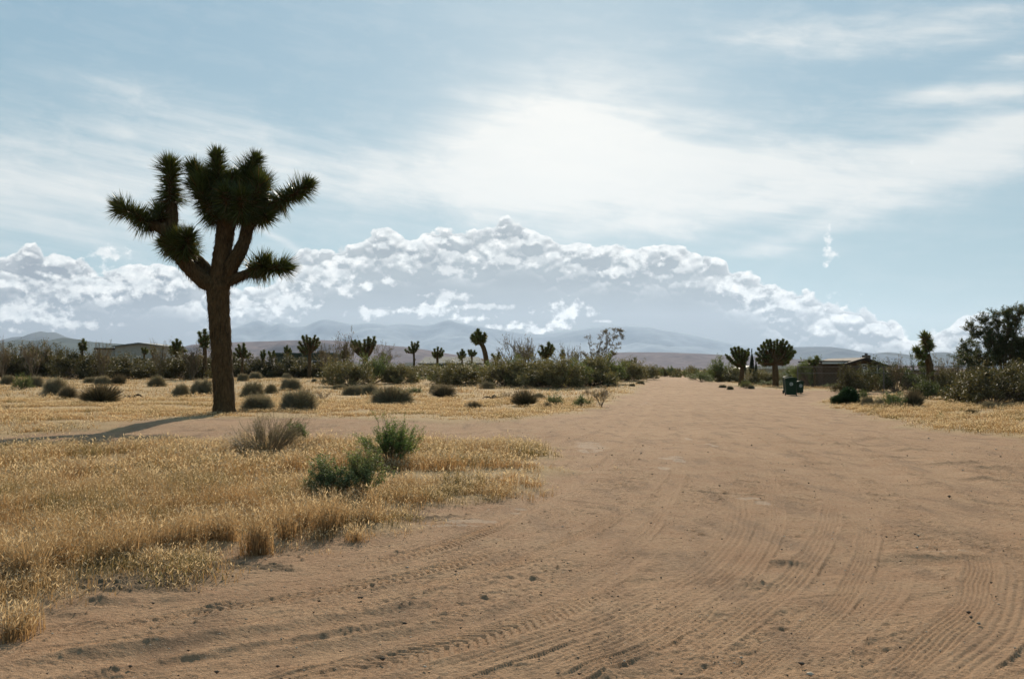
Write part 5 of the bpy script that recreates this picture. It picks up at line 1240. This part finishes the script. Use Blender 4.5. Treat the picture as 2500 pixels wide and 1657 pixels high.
c0, ct = xz(b, 2123.5, 866.5); c1, _ = xz(b, 2136, 866.5)
o = MB().box(c0, c1, 1.0, 1.9, 0, ct).build('chimney', M_BLOCK, rt); cm, cz = xz(b, 2129.5, 861.5)
MB().box(cm-.09, cm+.09, 1.35, 1.55, ct+.002, cz).build('flue', M_METAL, o)
vx, vz = xz(b, 2117.5, 871); MB().cyl((vx, 1.6, azz-.4), (vx, 1.6, vz), .05, 8).build('vent_pipe', M_METAL, rt)
windows(rt, [(lx+2.2, 1.0, 1.2, 1.0), (ax+.9, 1.0, 1.2, 1.0)], 0)
# little lamp post before it
b = place(2110, 78); rt = root('lamp_post', b, 'short pale lamp post before the brown gabled wall', 'lamp post')
_, p1 = xz(b, 2110, 900.5); _, p2 = xz(b, 2110, 894)
MB().box(-.07, .07, -.07, .07, -.2, p1).build('post', M_TRIM, rt); MB().cyl((0, 0, p1+.002), (0, 0, p2-.1), .03, 8).build('neck', M_RUBBER, rt); MB().cyl((0, 0, p2-.1), (0, 0, p2), .10, 10, .03).build('lamp_head', M_TRIM, rt)
# block building behind the fence
b = place(2287, 92); rt = root('outbuilding', b, 'low brown block building behind the fence, right of the two-armed Joshua tree', 'building')
x0, z1 = xz(b, 2248, 903); x1, _ = xz(b, 2322, 903)
MB().box(x0, x1, 0, 5, -.5, z1-.12).build('wall', M_BLOCK, rt); MB().box(x0-.15, x1+.15, -.2, 5.2, z1-.117, z1).build('roof', M_ROOF_DARK, rt)

# fence: rails on posts with wire netting
def fence():
    xa, ya, xb, yb = 19.5, 68.0, 40.0, 60.0; L = math.hypot(xb-xa, yb-ya); ang = math.atan2(yb-ya, xb-xa)
    rt = root('wire_fence', (xa, ya, Hs(xa, ya)), 'rusty wire fence with steel posts along the right property', 'fence'); rt.rotation_euler = (0, 0, ang)
    n = 8; st = L/n; H = 1.75
    for i in range(n+1): MB().cyl((i*st, 0, -.2), (i*st, 0, H), .035, 8).build('post', M_METAL, rt)
    for z in (H-.03, 1.28): MB().cyl((0, -.04, z), (L, -.04, z), .022, 6).build('rail', M_METAL, rt)
    w = Acc(); g = np.arange(-2, L, .22); A = []; B = []
    for x in g:
        for s in (1, -1):
            a = np.array([x if s > 0 else x+1.7, .02, .05]); c = np.array([x+1.7 if s > 0 else x, .02, 1.7]); A.append(a); B.append(c)
    A = np.array(A); B = np.array(B); A[:, 0] = np.clip(A[:, 0], 0, L); B[:, 0] = np.clip(B[:, 0], 0, L)
    sticks(w, A, B, np.full(len(A), .003), np.full(len(A), .003), np.array([.2, .18, .15])); w.build('wire_netting', M_TWIG, rt)
fence()

# dead wood on the grass
def dead_branch(label, px, py, seed, L):
    g = np.random.default_rng(seed); b = ground(px, py); rt = root('dead_branch', b, label, 'branch'); w = Acc()
    for i in range(5):
        a = g.uniform(-.5, .5)+(math.pi if i % 2 else 0); l = L*g.uniform(.4, 1); p = [(0, 0, .06), (math.cos(a)*l*.5, math.sin(a)*l*.5, .10+g.uniform(0, .16)), (math.cos(a)*l, math.sin(a)*l, .04)]
        V, Q4, T3, _, _ = tube(p, [.05, .035, .012], 7, 3, .08, seed+i); w.add(V, Q4, T3, np.array([.11, .08, .05]))
    w.build('limb', M_TWIG, rt)
dead_branch('broken dark branch lying in the grass between the vase-shaped bush and the big trunk', 322, 973, 5, .7)
dead_branch('low dead wood on the grass left of the hazy brush', 1200, 975, 8, .6)
# wheelie bins
def bin_(label, px, py, h, wid, dep, rz, tilt=0.0):
    b = ground(px, py); rt = root('wheelie_bin', b, label, 'bin', 'green wheelie bins'); rt.rotation_euler = (0, tilt, rz)
    w, d = wid/2, dep/2; hb = h*.86; s = .80
    V = [(-w*s, -d*s, .06), (w*s, -d*s, .06), (w*s, d*s, .06), (-w*s, d*s, .06), (-w, -d, hb), (w, -d, hb), (w, d, hb), (-w, d, hb)]
    m = MB().add(V, [(0, 3, 2, 1), (0, 1, 5, 4), (1, 2, 6, 5), (2, 3, 7, 6), (3, 0, 4, 7), (4, 5, 6, 7)])
    m.build('body', M_BIN, rt, .03)
    MB().box(-w*1.05, w*1.05, -d*1.06, d*1.06, hb+.002, hb+.045).build('rim', M_BIN, rt, .012)
    prof = []; n = 12                                       # arched lid
    for i in range(n+1):
        a = math.pi*i/n; prof.append((-math.cos(a)*w*1.04, hb+.05+math.sin(a)**.8*(h-hb-.05)))
    MB().prism(prof, -d*1.08, d*1.02).build('lid', M_BIN, rt, .01)
    hd = MB().cyl((-w*.85, d*1.02+.07, hb+.02), (w*.85, d*1.02+.07, hb+.02), .018, 8); hd.box(-w*.85, -w*.75, d*.95, d*1.02+.07, hb-.0, hb+.04); hd.box(w*.75, w*.85, d*.95, d*1.02+.07, hb, hb+.04); hd.build('handle', M_BIN, rt)
    for sx in (-1, 1): MB().cyl((sx*w*.82, d*.78, .12), (sx*w*.98, d*.78, .12), .12, 16).build('wheel', M_RUBBER, rt)
    # round worn emblem on the front face, following its slope
    zc = h*.63; yf = -(d*s+(d-d*s)*(zc-.06)/(hb-.06)); sl = math.atan2(d-d*s, hb-.06)
    c = Vector((w*.05, yf-.006, zc)); nrm = Vector((0, -math.cos(sl), -math.sin(sl)))
    e = MB().cyl(c+nrm*.002, c-nrm*.012, .105, 24); e.build('emblem', M_DISC, rt)
    ring = MB()
    for k in range(3):
        a = k*2.094+.5; u = Vector((1, 0, 0)); v = nrm.cross(u); p = c+nrm*.006+(u*math.cos(a)+v*math.sin(a))*.05
        q = c+nrm*.006+(u*math.cos(a+1.3)+v*math.sin(a+1.3))*.05; ring.cyl(p, q, .013, 6)
    ring.build('emblem_mark', M_BIN, rt)
bin_('front and largest green wheelie bin at the right edge of the road', 1931, 965.5, 1.12, .72, .74, R(-14))
bin_('smaller green wheelie bin standing behind the right side of the front one', 1951.5, 961.5, .84, .46, .55, R(8), R(-3))
bin_('green wheelie bin peeking out behind the left side of the front one', 1922.5, 961.5, 1.14, .50, .6, R(-4))

# ---------------------------------------------------------------- hills and mountains
def ridge(name, label, prof, dist, depth, c1, c2, seed, scale, sharp=1.0, spots=0.0):
    """prof: skyline trace; a solid range with spurs running down toward the plain"""
    pts = [(ray(a, c)[0]/ray(a, c)[1]*dist, CAMZ+ray(a, c)[2]/ray(a, c)[1]*dist) for a, c in prof]
    xs = np.array([p[0] for p in pts]); zs = np.array([p[1] for p in pts]); nx = 520; ny = 70
    Xg = np.linspace(xs[0], xs[-1], nx); top = np.interp(Xg, xs, zs)
    for _ in range(2): top[1:-1] = (top[:-2]+2*top[1:-1]+top[2:])/4
    v = np.linspace(-1, 1.2, ny); XX, VV = np.meshgrid(Xg, v); TT = np.broadcast_to(top, XX.shape)
    fall = np.clip(1-np.abs(VV)**(1.0 if sharp >= 1 else 1.4), 0, 1)
    YY = dist+VV*depth
    n1 = np.abs(fbm(XX/scale, YY/scale, 5, seed)-.5)*2; spur = (n1-.35)*.95*np.sin(np.clip(np.abs(VV), 0, 1)*math.pi)
    Z = TT*np.clip(fall+spur*fall*1.2, 0, 1)
    Z = np.minimum(Z, TT*(1-.6*np.abs(VV)**1.5)+0*Z) + (fbm(XX/scale*4, YY/scale*4, 3, seed+3)-.5)*TT*.02*np.abs(VV)
    Z[np.abs(VV) >= 1] = -30
    V = np.stack([XX, YY, Z], -1).reshape(-1, 3); i = np.arange(nx*ny).reshape(ny, nx)
    Fq = np.stack([i[:-1, :-1], i[:-1, 1:], i[1:, 1:], i[1:, :-1]], -1).reshape(-1, 4)
    m = plain(label[:30], c1, c2, 1.0, .95); m.node_tree.nodes['Principled BSDF'].inputs['Specular IOR Level'].default_value = 0.0; m.node_tree.nodes['Noise Texture'].inputs['Scale'].default_value = 1.0/scale*5
    o = mesh_np(name, V, Fq, m, smooth_=True); o['kind'] = 'structure'; o['label'] = label
    return o
MAIN = [(380, 896), (450, 872), (505, 845), (545, 815), (567, 803), (585, 796), (622, 780), (635, 779), (648, 784), (663, 793), (682, 786), (692, 787), (710, 796), (745, 795), (765, 785), (785, 778), (800, 777), (830, 784), (868, 790), (901, 786), (920, 787), (944, 792), (969, 788), (990, 789), (1007, 791),
        (1045, 792), (1066, 786), (1085, 780), (1100, 779), (1115, 785), (1140, 790), (1175, 795), (1218, 803), (1282, 813), (1324, 815), (1388, 807), (1440, 800), (1484, 795), (1539, 794), (1580, 797), (1609, 803), (1680, 815), (1760, 832), (1850, 850), (1950, 868), (2050, 885), (2150, 899)]
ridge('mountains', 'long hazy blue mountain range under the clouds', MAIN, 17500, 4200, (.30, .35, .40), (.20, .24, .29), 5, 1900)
MESA = [(420, 899), (480, 862), (510, 842), (560, 836), (623, 834), (672, 832), (708, 830), (782, 829), (824, 831), (877, 836), (940, 842), (993, 846), (1040, 853), (1080, 860), (1130, 868), (1190, 876), (1260, 884), (1340, 893), (1400, 899)]
ridge('hills', 'low tan-mauve desert rise left of the centre', MESA, 5200, 1500, (.25, .195, .19), (.12, .105, .12), 9, 420, .5)
MESA2 = [(1440, 899), (1480, 868), (1505, 860), (1543, 859), (1640, 860), (1695, 862), (1767, 866), (1850, 871), (1933, 877), (1990, 880), (2080, 887), (2160, 893), (2240, 899)]
ridge('hills', 'long flat mauve rise beyond the end of the road', MESA2, 6000, 1600, (.25, .195, .19), (.12, .105, .12), 12, 420, .5)
RH = [(1740, 896), (1800, 875), (1850, 858), (1900, 849), (1940, 846), (1990, 845), (2026, 846), (2060, 850), (2095, 857), (2122, 861), (2180, 872), (2260, 888), (2320, 898)]
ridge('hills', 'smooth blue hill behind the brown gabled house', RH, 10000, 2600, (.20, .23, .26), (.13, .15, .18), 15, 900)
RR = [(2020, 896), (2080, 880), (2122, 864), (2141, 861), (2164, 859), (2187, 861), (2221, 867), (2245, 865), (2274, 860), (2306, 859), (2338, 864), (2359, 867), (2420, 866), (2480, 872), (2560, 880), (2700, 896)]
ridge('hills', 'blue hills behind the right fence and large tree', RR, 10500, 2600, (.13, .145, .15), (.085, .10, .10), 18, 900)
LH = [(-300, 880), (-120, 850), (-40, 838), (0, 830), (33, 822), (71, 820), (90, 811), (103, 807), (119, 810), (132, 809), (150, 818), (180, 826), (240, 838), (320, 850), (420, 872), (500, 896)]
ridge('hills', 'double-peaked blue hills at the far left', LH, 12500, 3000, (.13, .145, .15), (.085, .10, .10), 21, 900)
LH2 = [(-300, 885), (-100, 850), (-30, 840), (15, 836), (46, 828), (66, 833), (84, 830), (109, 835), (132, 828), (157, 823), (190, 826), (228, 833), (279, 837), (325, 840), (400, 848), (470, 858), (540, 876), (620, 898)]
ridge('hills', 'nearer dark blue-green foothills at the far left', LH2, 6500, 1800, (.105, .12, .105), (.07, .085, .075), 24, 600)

# ---------------------------------------------------------------- the air over the desert
def haze():
    me = MB().box(-26000, 26000, -3000, 24500, -60, 1350)
    m = bpy.data.materials.new('dusty air'); m.use_nodes = True; nt = m.node_tree; nt.nodes.clear()
    v = nt.nodes.new('ShaderNodeVolumePrincipled'); out = nt.nodes.new('ShaderNodeOutputMaterial')
    v.inputs['Color'].default_value = (.58, .72, .93, 1); v.inputs['Density'].default_value = HAZE; v.inputs['Anisotropy'].default_value = .4
    nt.links.new(v.outputs[0], out.inputs['Volume'])
    o = me.build('haze', m); o['kind'] = 'stuff'; o['label'] = 'pale dusty air over the desert'; o['category'] = 'haze'
HAZE = 2.3e-5
haze()
